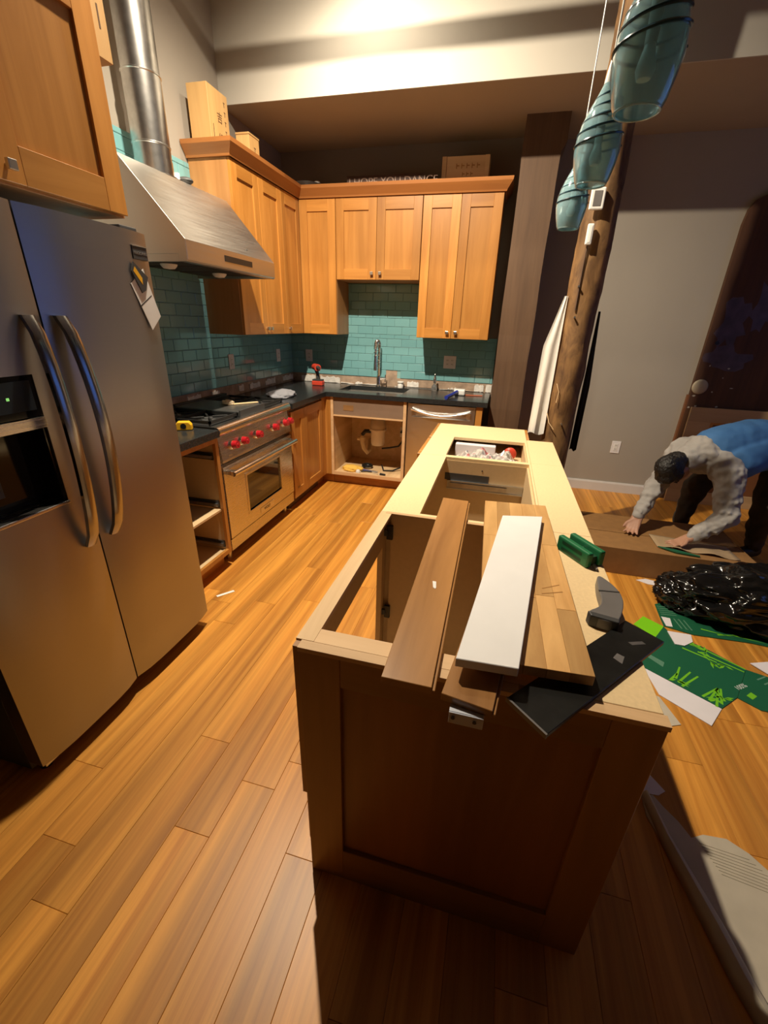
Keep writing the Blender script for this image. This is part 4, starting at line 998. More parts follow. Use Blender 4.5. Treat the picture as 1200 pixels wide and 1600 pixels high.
# ---- on top of the cabinets
def box_thing(name, label, cat, x0, x1, y0, y1, z0, z1, mat, grp=None, lid=True):
    t_ = thing(name, label, cat, ((x0 + x1) / 2, (y0 + y1) / 2, z0), group=grp)
    obj('box', B(x0, x1, y0, y1, z0, z1 - (.012 if lid else 0)), mat, t_, bev=.0015, seg=1)
    if lid: obj('lid', B(x0 - .003, x1 + .003, y0 - .003, y1 + .003, z1 - .0118, z1), mat, t_, bev=.0015, seg=1)
    return t_
bx = box_thing('wooden_gift_box', 'tall pale wooden bottle box with inked characters on the corner of the cabinets', 'box', .055, .200, -1.385, -1.165, ZC, ZC + .358, 'sake_wood', 'wooden boxes on the cabinets', lid=False)
obj('print_line', MB().box(.2002, .2006, -1.352, -1.346, ZC + .075, ZC + .165), 'ink', bx)
text_mesh('character', '吉', .060, 'ink', (.2007, -1.300, ZC + .195), (0, 1, 0), (0, 0, 1), bx)
text_mesh('character', '紀', .060, 'ink', (.2007, -1.300, ZC + .085), (0, 1, 0), (0, 0, 1), bx)
for i in range(4):
    z = ZC + .31 - i * .05; obj('ink_mark', MB().box(.2002, .2006, -1.215, -1.198, z, z + .006).box(.2002, .2006, -1.209, -1.204, z - .02, z), 'ink', bx)
bx = box_thing('wooden_gift_box', 'small pale wooden box with a lid behind the tall one', 'box', .20, .30, -1.09, -.955, ZC, ZC + .200, 'sake_wood', 'wooden boxes on the cabinets')
obj('ink_mark', MB().box(.3002, .3006, -1.03, -1.005, ZC + .125, ZC + .131).box(.3002, .3006, -1.02, -1.014, ZC + .085, ZC + .125), 'ink', bx)
bx = box_thing('wooden_gift_box', 'narrow pale wooden box against the side of the cabinet over the refrigerator', 'box', .680, .772, -2.8842, -2.818, 2.292, 2.62, 'sake_wood', 'wooden boxes on the cabinets', lid=False)
obj('print_line', MB().box(.7722, .7726, -2.853, -2.847, 2.37, 2.43), 'ink', bx)
bx = thing('wooden_crate', 'low pale wooden crate standing on the cabinets near the timber column', 'box', (1.71, -.2, ZC))
obj('face', B(1.565, 1.865, -.26, -.24, ZC, ZC + .24), 'crate_wood', bx)
for a in (1.53, 1.866): obj('end_batten', B(a, a + .034, -.268, -.13, ZC, ZC + .24), 'crate_wood', bx, bev=.001, seg=1)
obj('body', B(1.566, 1.864, -.239, -.131, ZC, ZC + .235), 'crate_wood', bx)
for z, n_, wd in ((ZC + .16, 5, .030), (ZC + .11, 3, .024)):
    for k in range(n_):
        x = 1.735 + (k - (n_ - 1) / 2) * wd * 1.35; obj('branded_mark', MB().box(x - wd * .4, x - wd * .2, -.2606, -.2601, z, z + wd * 1.1).box(x - wd * .2, x + wd * .4, -.2606, -.2601, z + wd * .5, z + wd * .75), 'plank_brown', bx)
sg = tag(obj('word_sign', B(.74, 1.40, -.30, -.285, ZC, ZC + .135), 'sign_dark', bev=.001), 'long dark sign lettered I HOPE YOU DANCE on the cabinets', 'sign')
text_mesh('lettering', 'I HOPE YOU DANCE', .082, 'sign_text', (.755, -.3006, ZC + .062), (1, 0, 0), (0, 0, 1), sg)
bw = thing('dark_bowl', 'dark shallow bowl lying on the corner of the cabinets', 'bowl', (.36, -.25, ZC))
obj('bowl', MB().lathe((.36, -.25, ZC + .0005), [(.05, 0), (.09, .02), (.125, .07), (.13, .10), (.122, .10), (.085, .03), (0, .015)], 24), 'bowl_dark', bw, smooth=True)
obj('cloth', blob('tmp', (.45, -.25, ZC + .09), .04, (1, 1, .6), .4, 2, 'cloth_white', seed=1, sub=2).data and MB().ball((.46, -.27, ZC + .105), .03, 10, 6, (1, 1, .6)), 'cloth_white', bw, smooth=True)
bpy.data.objects.remove(bpy.data.objects['tmp'])

# ================================================================== UNDER THE SINK
DK = KZ + .0185
d = thing('garbage_disposer', 'pale garbage disposer hanging under the sink', 'disposer', (1.06, -.30, .36))
obj('upper_shell', MB().lathe((1.06, -.30, .36), [(.080, .17), (.082, .20), (.070, .26), (.045, .28), (.042, .335)], 24), 'disposer_grey', d, smooth=True)
obj('lower_shell', MB().lathe((1.06, -.30, .36), [(0, 0), (.062, .004), (.070, .02), (.072, .15), (.088, .155), (.088, .172), (.080, .17)], 24), 'disposer_white', d, smooth=True)
obj('mounting_ring', MB().lathe((1.06, -.30, .655), [(.055, 0), (.055, .022), (.048, .03), (.048, .044)], 20), 'dark_grey', d, smooth=True)
obj('outlet_elbow', MB().tube([(.99, -.31, .50), (.93, -.32, .50), (.90, -.32, .46)], .020, 10), 'rubber_black', d, smooth=True)
p = thing('drain_pipe', 'cream plastic drain trap beside the garbage disposer', 'pipe', (.90, -.3, DK))
obj('trap', MB().tube([(.90, -.32, .452), (.90, -.32, .38), (.915, -.31, .31), (.95, -.30, .27), (.96, -.26, .285), (.93, -.15, .32), (.90, -.042, .33)], .021, 12), 'pvc_cream', p, smooth=True)
obj('nut', MB().cyl((.90, -.32, .40), (.90, -.32, .435), .029, .029, 8), 'pvc_cream', p)
obj('side_arm', MB().tube([(.90, -.32, .41), (.85, -.33, .42)], .017, 10), 'pvc_cream', p, smooth=True)
tag(obj('supply_hose', MB().tube([(1.28, -.06, .68), (1.30, -.25, .64), (1.335, -.33, .55), (1.335, -.34, .45), (1.29, -.34, .38), (1.20, -.34, .355), (1.12, -.36, .345)], .009, 8), 'rubber_black', smooth=True), 'black hose curving down the right side of the sink cabinet', 'hose')
tag(obj('power_cord', MB().tube([(1.10, -.26, DK + .016), (1.16, -.42, DK + .010), (1.25, -.40, DK + .010), (1.37, -.30, DK + .05)], .008, 6), 'rubber_black', smooth=True), 'thick black power cord lying on the sink cabinet floor', 'cord')
o = tag(obj('valve_outlet', B(1.235, 1.305, -.045, -.0385, .40, .51), 'white_plastic', bev=.003), 'white outlet plate at the back of the sink cabinet', 'outlet')
obj('plug', MB().cyl((1.255, -.046, .46), (1.255, -.075, .46), .014, .012, 12), 'rubber_black', o)
tag(obj('shut_off_valve', MB().tube([(.86, -.042, .60), (.86, -.10, .60), (.88, -.12, .63)], .010, 8), 'chrome', smooth=True), 'small chrome shut-off valve high in the sink cabinet', 'valve')
tag(blob('yellow_rag', (.845, -.48, DK + .018), .080, (1.2, .8, .42), .5, 1.8, 'yellow_rag', seed=6, sub=4, flat=DK + .0006, ridg=True), 'crumpled yellow rag on the sink cabinet floor', 'rag')
t_ = thing('pliers', 'pair of dark pliers on the sink cabinet floor beside the rag', 'pliers', (1.02, -.50, DK))
obj('handle', MB().tube([(.95, -.52, DK + .010), (1.00, -.50, DK + .012), (1.06, -.50, DK + .012)], .008, 8), 'dark_grey', t_, smooth=True)
obj('handle', MB().tube([(.96, -.47, DK + .010), (1.01, -.485, DK + .012), (1.06, -.495, DK + .012)], .008, 8), 'blue_plastic', t_, smooth=True)
obj('jaw', MB().tube([(1.06, -.497, DK + .012), (1.12, -.49, DK + .010)], [.014, .005], 8), 'zinc', t_, smooth=True)
t_ = thing('screwdriver', 'screwdriver with a black handle near the front of the sink cabinet floor', 'screwdriver', (1.15, -.55, DK))
obj('grip', MB().cyl((1.16, -.555, DK + .014), (1.215, -.565, DK + .014), .013, .011, 10), 'black_plastic', t_, smooth=True)
obj('blade', MB().cyl((1.08, -.535, DK + .012), (1.16, -.555, DK + .014), .003, .003, 6), 'zinc', t_)
tag(obj('bottle_top', MB().lathe((.93, -.555, DK + .0005), [(.022, 0), (.024, .02), (.016, .032), (0, .034)], 14), 'white_plastic', smooth=True), 'small white plastic cap beside the yellow rag in the sink cabinet', 'cap')
tag(obj('coiled_strap', MB().tube([(.97 + .05 * math.cos(a), -.36 + .05 * math.sin(a), DK + .012 + a * .002) for a in [i * .4 for i in range(32)]], .010, 6), 'black_plastic', smooth=True), 'coiled black strap under the garbage disposer', 'strap')

# ================================================================== LOG POST
LX, LY = 2.629, -1.25
lg = thing('log_post', 'rough round log post with peeling bark rising behind the island', 'post', (LX, LY, 0))
mb = MB(); vs = []; fs = []; NZ, NA = 90, 28
for i in range(NZ + 1):
    z = 4.1 * i / NZ
    for k in range(NA):
        a = 2 * PI * k / NA; q = Vector((math.cos(a) * 1.4, math.sin(a) * 1.4, z * 2.2))
        r = .097 + .012 * noise.noise(q) + .006 * noise.noise(q * 3.1) + .003 * noise.noise(q * 8)
        vs.append((LX + .012 * noise.noise(Vector((0, 0, z * 1.1))) + r * math.cos(a), LY + r * math.sin(a), z))
for i in range(NZ):
    for k in range(NA): fs.append((i * NA + k, i * NA + (k + 1) % NA, (i + 1) * NA + (k + 1) % NA, (i + 1) * NA + k))
fs += [tuple(range(NA - 1, -1, -1)), tuple(range(NZ * NA, NZ * NA + NA))]
obj('trunk', mb.add(vs, fs), 'log_wood', lg, smooth=True)
obj('conduit_strip', MB().tube([(LX - .045, LY - .098, 1.62), (LX - .047, LY - .098, 1.85), (LX - .044, LY - .10, 2.02)], .006, 6), 'timber_brown', lg, smooth=True)
obj('bark_sliver', MB().tube([(LX - .07, LY - .095, 1.18), (LX - .05, LY - .108, 1.13), (LX - .055, LY - .112, 1.06)], .003, 5), 'raw_maple', lg)
obj('bark_sliver', MB().tube([(LX - .095, LY - .07, .98), (LX - .075, LY - .10, .92), (LX - .04, LY - .115, .88)], .003, 5), 'raw_maple', lg)
for (x, z) in ((LX - .04, 1.58), (LX - .05, 1.75), (LX + .005, .92)):
    obj('nail', MB().cyl((x, LY - .085, z), (x, LY - .118, z), .004, .006, 8), 'zinc', lg)
def wp(name, label, cat, x, z, w, h, border):
    t_ = thing(name, label, cat, (x, LY - .11, z - h / 2))
    obj('plate', B(x - w / 2, x + w / 2, LY - .128, LY - .106, z - h / 2, z + h / 2), 'white_plastic', t_, bev=.006)
    if border: obj('face', B(x - w / 2 + .016, x + w / 2 - .016, LY - .130, LY - .127, z - h / 2 + .016, z + h / 2 - .016), 'rubber_grey', t_, bev=.003)
    else: obj('button', B(x - w / 2 + .010, x + w / 2 - .010, LY - .130, LY - .127, z - h / 2 + .012, z + h / 2 - .012), 'paper', t_)
wp('remote_holder', 'white-framed thermostat mounted high on the log post', 'thermostat', LX - .040, 2.185, .075, .105, True)
wp('remote_control', 'narrow white switch plate on the log post below the thermostat', 'switch', LX - .046, 2.015, .034, .105, False)
# white cloth hung on the left of the log, dark cloth on the right
def hang(name, label, out_l, out_r, y, amp, mat, zt, zb, n=24, m=10, th=.012, rings=None):
    mb = MB(); vs = []; fs = []
    for s in (0, 1):
        for i in range(n + 1):
            t = i / n; z = zt + (zb - zt) * t
            for k in range(m + 1):
                u = k / m; x = out_l(t) + (out_r(t) - out_l(t)) * u
                vs.append((x, y + amp * math.sin(u * 9 + t * 1.5) * (0.3 + t) + s * th, z + (.01 * math.sin(u * 7) if i == n else 0)))
    S = (n + 1) * (m + 1)
    for s in (0, 1):
        for i in range(n):
            for k in range(m): a = s * S + i * (m + 1) + k; fs.append((a, a + 1, a + m + 2, a + m + 1))
    ring = [k for k in range(m + 1)] + [(i + 1) * (m + 1) + m for i in range(n)] + [n * (m + 1) + m - 1 - k for k in range(m)] + [(n - 1 - i) * (m + 1) for i in range(n - 1)]
    for a, b in zip(ring, ring[1:] + ring[:1]): fs.append((a, b, b + S, a + S))
    return tag(obj(name, mb.add(vs, fs), mat, None, smooth=True), label, 'cloth')
hang('hanging_cloth', 'long white cloth hanging on the left side of the log post',
     lambda t: LX - .112 - .074 * min(1, t / .34) - .012 * t, lambda t: LX - .094 + .0 * t, LY - .055, .010, 'cloth_white', 1.70, .83)
hang('hanging_cloth', 'dark cloth hanging on the right side of the log post',
     lambda t: LX + .112 - .002 * t, lambda t: LX + .124 + .028 * min(1, t * 2), LY + .01, .006, 'cloth_dark', 1.62, .72)

# ================================================================== PENDANTS
def pendant(x, y, z, label):
    t_ = thing('pendant_lamp', label, 'pendant lamp', (x, y, z), group='glass pendants above the island')
    pr = [(.046, 0), (.053, .012), (.063, .05), (.069, .085), (.068, .12), (.060, .155), (.046, .19), (.030, .22), (.018, .245), (.012, .26)]
    inner = [(r - .003, h) for r, h in reversed(pr)]
    sh = obj('shade', MB().lathe((x, y, z), pr + inner + [pr[0]], 32, cap=False), 'pendant_glass', t_, smooth=True)
    def rad(h):
        for (r0, h0), (r1, h1) in zip(pr[:-1], pr[1:]):
            if h0 <= h <= h1: return r0 + (r1 - r0) * (h - h0) / (h1 - h0)
        return .012
    sp = []
    for i in range(260):
        f = i / 259; h = .095 + .15 * f; a = f * 2 * PI * 5.2; r = rad(h) + .001
        sp.append((x + r * math.cos(a), y + r * math.sin(a), z + h + .008 * math.sin(a * 1.0 + 1)))
    obj('glass_thread', MB().tube(sp, .0034, 6), 'glass_thread', sh, smooth=True)
    obj('rim', MB().tube([(x + .046 * math.cos(2 * PI * i / 32), y + .046 * math.sin(2 * PI * i / 32), z + .001) for i in range(33)], .0028, 6, cap=False), 'pendant_glass', sh, smooth=True)
    b = obj('bulb', MB().lathe((x, y, z + .05), [(0, 0), (.014, .004), (.020, .02), (.014, .045), (.010, .06)], 16), 'lamp_frosted', t_, smooth=True)
    obj('socket', MB().cyl((x, y, z + .11), (x, y, z + .19), .012, .014, 14), 'pendant_white', b, smooth=True)
    obj('neck', MB().lathe((x, y, z + .255), [(.014, 0), (.010, .03), (.005, .06)], 14), 'pendant_white', t_, smooth=True)
    obj('cord', MB().cyl((x, y, z + .31), (x, y, 4.095), .0028, .0028, 8), 'pendant_white', t_)
    obj('canopy', MB().lathe((x, y, 4.07), [(.05, .03), (.05, .015), (.03, 0), (0, 0)], 20), 'pendant_white', t_, smooth=True)
pendant(2.40, -3.16, 1.95, 'nearest and largest-looking blue glass pendant at the top right')
pendant(2.395, -2.62, 1.95, 'middle blue glass pendant wound with dark glass threads')
pendant(2.41, -1.91, 1.95, 'farthest and lowest-looking blue glass pendant in front of the log post')

# ================================================================== RIGHT SIDE: OLD DOOR, FRAME
dr = thing('old_door', 'dark brown old door slab smeared with paint against the right wall', 'door', (4.5, .08, 0))
pts = [(3.872, 0.002), (5.45, 0.002), (5.45, 2.60), (4.3, 2.60), (4.0, 2.50), (3.92, 2.46), (3.885, 2.40), (3.872, 2.3)]
obj('slab', MB().prism(pts, 'y', .060, .098), 'old_door', dr, bev=.002)
def smear(c, rx, rz, seed, mat, d=.0006):
    r = random.Random(seed); n = 18; P = []
    for k in range(n):
        a = 2 * PI * k / n; f = 1 + r.uniform(-.35, .35); P.append((c[0] + rx * f * math.cos(a), c[1] + rz * f * math.sin(a)))
    obj('paint_smear', MB().prism(P, 'y', .060 - d, .0605), mat, dr)
smear((4.02, 1.60), .10, .20, 1, 'smear_purple'); smear((4.05, 1.32), .16, .09, 2, 'smear_purple', .0008); smear((4.22, 1.75), .08, .2, 3, 'smear_purple', .001)
rsd = random.Random(9)
for i in range(14):
    x, z = 3.89 + rsd.random() ** 1.6 * .5, rsd.uniform(.85, 1.35)
    smear((x, z), rsd.uniform(.004, .016), rsd.uniform(.003, .007), 30 + i, 'putty', .0016)
obj('knob_hole', MB().cyl((3.955, .058, 1.44), (3.955, .0605, 1.44), .016, .016, 14), 'black_plastic', dr)
obj('edge_strip', B(3.858, 3.8715, .062, .098, .002, 1.0), 'trim_red', dr)
tag(obj('round_plate', MB().lathe((0, 0, 0), [(0, .012), (.05, .010), (.062, .004), (.064, 0), (0, 0)], 24), 'plate_beige', smooth=True), 'round beige plate stuck on the edge of the old door', 'plate')
o = bpy.data.objects['round_plate']; o.location = (3.93, .0585, 1.075); o.rotation_euler = (PI / 2, 0, 0)
fm = thing('leaning_frame', 'pale wooden frame leaning against the dark old door', 'frame', (4.4, .02, 0))
def lean(p): return (p[0], p[1] + (p[2]) * .035, p[2])
TL = lambda x, y, z: (x, y + z * .035, z)
obj('rail', MB(TL).box(3.905, 5.05, -.006, .016, .775, .90), 'frame_beige', fm, bev=.002); obj('rail', MB(TL).box(3.905, 5.05, -.006, .016, .0, .12), 'frame_beige', fm, bev=.002)
obj('stile', MB(TL).box(3.905, 4.09, -.0055, .016, .12, .775), 'frame_beige', fm); obj('stile', MB(TL).box(4.90, 5.05, -.0055, .016, .12, .775), 'frame_beige', fm)
obj('inner_edge', MB(TL).box(4.09, 4.115, -.002, .012, .12, .775).box(4.115, 4.90, -.002, .012, .755, .775), 'maple_z', fm)
obj('backing', MB(TL).box(4.115, 4.90, .006, .012, .12, .755), 'trim_red', fm)

# ================================================================== FLOOR THINGS ON THE RIGHT
bxr = thing('cardboard_carton', 'long low brown cardboard carton on the floor under the hands of the worker', 'carton', (3.4, -1.4, 0))
CX0, CX1, CY0, CY1, CZ = 2.90, 3.92, -1.648, -1.05, .185
obj('carton_body', MB().box(CX0, CX1, CY0, CY0 + .006, .002, CZ).box(CX0, CX1, CY1 - .006, CY1, .002, CZ).box(CX0, CX0 + .006, CY0 + .006, CY1 - .006, .002, CZ).box(CX1 - .006, CX1, CY0 + .006, CY1 - .006, .002, CZ).box(CX0 + .006, CX1 - .006, CY0 + .006, CY1 - .006, .002, .008), 'cardboard', bxr)
obj('top_flap', MB().hexa([(CX0, CY0, CZ), (CX1, CY0, CZ), (CX1, -1.36, CZ - .012), (CX0, -1.36, CZ - .012), (CX0, CY0, CZ + .005), (CX1, CY0, CZ + .005), (CX1, -1.36, CZ - .007), (CX0, -1.36, CZ - .007)]), 'cardboard', bxr)
obj('top_flap', MB().hexa([(CX0, -1.352, CZ - .012), (CX1, -1.352, CZ - .012), (CX1, CY1, CZ), (CX0, CY1, CZ), (CX0, -1.352, CZ - .007), (CX1, -1.352, CZ - .007), (CX1, CY1, CZ + .005), (CX0, CY1, CZ + .005)]), 'cardboard', bxr)
sheet = [(3.33, -1.40), (3.45, -1.56), (3.80, -1.60), (3.78, -1.43), (3.55, -1.36)]
t_ = thing('kraft_sheet', 'curled tan and green packaging sheet under the near hand', 'packaging', (3.55, -1.48, CZ + .006))
mb = MB(); vs = []; fs = []; n, m = 16, 8
for i in range(n + 1):
    for k in range(m + 1):
        u, v = i / n, k / m; x = 3.36 + .46 * u; y = -1.60 + .20 * v + .06 * (1 - u); vs.append((x, y, CZ + .006 + .018 * math.sin(u * 7) ** 2 * (1 - v) ))
for i in range(n):
    for k in range(m): a = i * (m + 1) + k; fs.append((a, a + 1, a + m + 2, a + m + 1))
o = obj('sheet', mb.add(vs, fs), 'kraft', t_, smooth=True); md = o.modifiers.new('solid', 'SOLIDIFY'); md.thickness = .002; md.offset = 1
obj('green_edge', MB().tube([(3.36, -1.55, CZ + .012), (3.45, -1.60, CZ + .014), (3.58, -1.628, CZ + .014)], [.004, .014, .006], 8), 'carton_green', t_, smooth=True)
def flat(name, poly, z0, z1, mat, parent): return obj(name, MB().prism(poly, 'z', z0, z1), mat, parent)
# flattened green cartons
c1 = thing('flooring_carton', 'flattened green flooring carton printed with bamboo, white flap towards the island', 'carton', (3.25, -2.5, 0), group='flattened green flooring cartons')
mainp = [(3.059, -2.451), (3.178, -2.313), (3.253, -2.196), (3.271, -2.252), (3.404, -2.328), (3.542, -2.449), (3.415, -2.665), (3.318, -2.756), (3.05, -2.575)]
pn = flat('front_panel', mainp, .0008, .0042, 'carton_green', c1)
flat('lime_flap', [(3.094, -2.22), (3.167, -2.126), (3.253, -2.196), (3.178, -2.313)], .001, .0046, 'carton_lime', c1)
flat('white_flap', [(3.049, -2.577), (3.317, -2.758), (3.235, -2.871), (3.072, -2.746)], .001, .0038, 'carton_white', c1)
rp_ = flat('end_panel', [(3.543, -2.450), (3.623, -2.477), (3.689, -2.527), (3.591, -2.722), (3.51, -2.718), (3.486, -2.718), (3.416, -2.666)], .0008, .0042, 'carton_green', c1)
flat('white_tab', [(3.583, -2.396), (3.677, -2.359), (3.789, -2.353), (3.722, -2.461), (3.631, -2.457)], .0045, .008, 'carton_white', c1)
strokes = [[(3.351, -2.31), (3.541, -2.45)], [(3.359, -2.373), (3.526, -2.472)], [(3.291, -2.363), (3.422, -2.435)], [(3.181, -2.615), (3.227, -2.524)], [(3.154, -2.631), (3.199, -2.576)], [(3.184, -2.639), (3.266, -2.548)], [(3.193, -2.661), (3.291, -2.57)], [(3.262, -2.703), (3.346, -2.632)], [(3.282, -2.72), (3.353, -2.626)], [(3.3, -2.751), (3.353, -2.626)], [(3.329, -2.728), (3.364, -2.627)], [(3.35, -2.707), (3.337, -2.643)]]
for a, b in strokes:
    a, b = Vector(a), Vector(b); d = (b - a).normalized(); n_ = Vector((-d.y, d.x)) * .0055
    flat('bamboo_print', [tuple(a - n_), tuple(b - n_ * .7), tuple(b + n_ * .7), tuple(a + n_)], .0043, .0046, 'print_lime', pn)
rl = random.Random(4)
for c_ in [(3.358, -2.333), (3.397, -2.371), (3.394, -2.434), (3.453, -2.449), (3.181, -2.623), (3.319, -2.701), (3.35, -2.69)]:
    for k in range(4):
        a = rl.uniform(0, 2 * PI); d = Vector((math.cos(a), math.sin(a))); n_ = Vector((-d.y, d.x)) * .006; c2 = Vector(c_); L = rl.uniform(.035, .06)
        flat('leaf_print', [tuple(c2), tuple(c2 + d * L * .5 + n_), tuple(c2 + d * L), tuple(c2 + d * L * .5 - n_)], .0046, .0048, 'print_lime', pn)
flat('text_block', [(3.069, -2.468), (3.091, -2.452), (3.163, -2.511), (3.146, -2.548)], .0043, .0046, 'print_teal', pn)
ux = Vector((.58, -.81, 0)); uy = Vector((.81, .58, 0))
text_mesh('logo_print', '100%', .032, 'print_white', (3.440, -2.615, .0043), uy * 1, Vector((-.58, .81, 0)), rp_, depth=.0003)
flat('logo_print', [(3.462, -2.640), (3.492, -2.612), (3.508, -2.632), (3.478, -2.66)], .0043, .0046, 'print_lime', rp_)
for k in range(4):
    o0 = Vector((3.56, -2.51)) + Vector((.018, -.025)) * k; flat('text_line', [tuple(o0), tuple(o0 + Vector((.05, .036))), tuple(o0 + Vector((.054, .030))), tuple(o0 + Vector((.004, -.006)))], .0043, .0046, 'print_teal', rp_)
c2_ = thing('flooring_carton', 'flattened green flooring carton half hidden under the black trash bag', 'carton', (3.5, -2.1, 0), group='flattened green flooring cartons')
p2 = flat('front_panel', [(3.271, -1.973), (3.388, -1.896), (3.613, -1.941), (3.877, -2.126), (3.823, -2.230), (3.671, -2.214), (3.393, -2.227), (3.255, -2.19), (3.261, -2.092)], .0008, .0052, 'carton_green', c2_)
flat('label', [(3.268, -2.099), (3.313, -2.103), (3.301, -2.186), (3.268, -2.187)], .0053, .0058, 'carton_white', p2)
flat('white_flap', [(3.258, -2.237), (3.374, -2.237), (3.361, -2.3), (3.306, -2.347), (3.262, -2.346)], .0050, .0085, 'carton_white', c2_)
for k in range(5):
    y = -1.99 - k * .02; flat('text_line', [(3.275, y), (3.36, y + .01), (3.36, y + .004), (3.275, y - .006)], .0053, .0056, 'print_teal', p2)
for k in range(3): flat('text_line', [(3.33 + k * .025, -2.10), (3.337 + k * .025, -2.10), (3.35 + k * .025, -2.19), (3.343 + k * .025, -2.19)], .0053, .0056, 'print_teal', p2)
for (a, b) in (((3.45, -2.16), (3.60, -2.19)), ((3.52, -2.19), (3.66, -2.16)), ((3.60, -2.17), (3.75, -2.2))):
    a, b = Vector(a), Vector(b); d = (b - a).normalized(); n_ = Vector((-d.y, d.x)) * .005; flat('bamboo_print', [tuple(a - n_), tuple(b), tuple(a + n_)], .0053, .0056, 'print_lime', p2)
tag(flat('kraft_flap', [(3.00, -2.735), (3.069, -2.760), (3.111, -2.90), (3.02, -2.94)], .0008, .003, 'foam_sheet', None), 'small tan cardboard flap on the floor behind the island corner', 'cardboard')
# black bag
bag = thing('trash_bag', 'shiny crumpled black trash bag lying on the green carton', 'bag', (3.75, -1.9, 0))
blob('bag_body', (3.83, -1.98, .13), .44, (1.0, .50, .38), .55, 1.7, 'bag_black', seed=8, sub=6, flat=.0062, ridg=True, parent=bag, smooth=True)
blob('bag_neck', (3.44, -1.92, .09), .15, (1.0, .9, .62), .6, 2.6, 'bag_black', seed=15, sub=5, flat=.0062, ridg=True, parent=bag, smooth=True)
# scraps
tag(flat('paper_scrap', [(3.01, -.90), (3.10, -.80), (3.25, -.80), (3.20, -.93), (3.06, -.96)], .0006, .0026, 'carton_white', None), 'white paper scrap on the floor beyond the carton, near the far hand', 'paper scrap')
tag(flat('paper_scrap', [(3.235, -1.70), (3.30, -1.668), (3.42, -1.69), (3.40, -1.74), (3.30, -1.735)], .0006, .0026, 'carton_white', None), 'white paper scrap on the floor in front of the brown carton', 'paper scrap')
tag(flat('white_chip', [(.72, -2.655), (.735, -2.665), (.80, -2.585), (.785, -2.575)], .0006, .0016, 'paper', None), 'thin white sliver on the floor beside the refrigerator', 'paper scrap')
# foam underlay sheet, lower right
fo = thing('underlay_sheet', 'torn beige ribbed underlay sheet on the floor at the lower right', 'underlay', (3.05, -3.5, 0))
fp = [(2.861, -3.277), (2.901, -3.266), (2.922, -3.299), (2.958, -3.343), (2.981, -3.387), (3.022, -3.366), (3.092, -3.36), (3.143, -3.39), (3.177, -3.429), (3.26, -3.55), (3.50, -3.95), (3.03, -4.0), (2.973, -3.807), (2.949, -3.735), (2.927, -3.636), (2.901, -3.519), (2.879, -3.416), (2.859, -3.35)]
flat('sheet', fp, .0008, .007, 'foam_sheet', fo)
for k in range(9):
    a = Vector((3.000 + .004 * k, -3.396 - .010 * k)); b = Vector((3.135 + .012 * k, -3.408 - .012 * k)); n_ = Vector((.001, .0022))
    flat('rib', [tuple(a - n_), tuple(b - n_), tuple(b + n_), tuple(a + n_)], .007, .0085, 'foam_sheet', fo)
mb = MB(); TLs = [(2.861, -3.277), (2.879, -3.416), (2.901, -3.519), (2.927, -3.636), (2.949, -3.735), (2.973, -3.807), (3.03, -4.0)]
vs = []; fs = []
for i, (x, y) in enumerate(TLs):
    for k in range(5):
        f_ = k / 4; vs.append((x + .055 * f_ * min(1, .4 + i * .2), y + .01 * f_, .008 + .022 * math.sin(PI * f_)))
for i in range(len(TLs) - 1):
    for k in range(4): a = i * 5 + k; fs.append((a, a + 1, a + 6, a + 5))
o = obj('folded_edge', mb.add(vs, fs), 'foam_sheet', fo, smooth=True); md = o.modifiers.new('solid', 'SOLIDIFY'); md.thickness = .003; md.offset = 1
tag(flat('lilac_card', [(2.872, -3.262), (2.91, -3.173), (2.951, -3.235), (2.923, -3.258)], .0006, .0022, 'paper_lilac', None), 'grey lilac card corner on the floor at the tip of the underlay sheet', 'card')

# ================================================================== PERSON
pe = thing('person', 'person in blue vest and grey sweatshirt bending over the long brown carton', 'person', (3.95, -1.0, 0))
def remesh(o, vox, sm=6):
    md = o.modifiers.new('remesh', 'REMESH'); md.mode = 'VOXEL'; md.voxel_size = vox; md.use_smooth_shade = True
    ms = o.modifiers.new('smooth', 'SMOOTH'); ms.iterations = sm; ms.factor = .5
    return o
def wrinkle(o, size, strength, nm_):
    tx = bpy.data.textures.new(nm_, 'CLOUDS'); tx.noise_scale = size; tx.noise_depth = 1; tx.noise_type = 'SOFT_NOISE'
    d = o.modifiers.new('wrinkle', 'DISPLACE'); d.texture = tx; d.strength = strength; d.mid_level = .5; d.texture_coords = 'GLOBAL'
HN = Vector((3.425, -1.245, .655))
cw = Vector((-.76, -.46, -.28)).normalized(); fw = Vector((-.2, -.18, -.96)); fw = (fw - cw * fw.dot(cw)).normalized(); rw_ = cw.cross(fw)
def hp_(a, b, c): return HN + rw_ * a + fw * b + cw * c        # right, face, crown
def eball(mb, p, ax, n=16, m_=10):      # ellipsoid in head axes
    b0 = len(mb.v); tmp = MB().ball((0, 0, 0), 1, n, m_)
    mb.v += [tuple(Vector(p) + rw_ * (v[0] * ax[0]) + fw * (v[1] * ax[1]) + cw * (v[2] * ax[2])) for v in tmp.v]; mb.f += [tuple(b0 + i for i in f) for f in tmp.f]
SH_F, SH_N = Vector((3.545, -.985, .735)), Vector((3.725, -1.315, .665))
EL_F, EL_N = Vector((3.395, -1.115, .485)), Vector((3.745, -1.430, .405))
WR_F, WR_N = Vector((3.275, -1.290, .285)), Vector((3.560, -1.470, .255))
NK = Vector((3.545, -1.175, .725)); CH = Vector((3.70, -1.105, .755)); BL = Vector((3.93, -.98, .80)); PV = Vector((4.15, -.86, .81))
HP_N, HP_F = Vector((4.18, -.98, .78)), Vector((4.05, -.74, .78))
KN_N, KN_F = Vector((4.10, -1.13, .43)), Vector((3.77, -.84, .43))
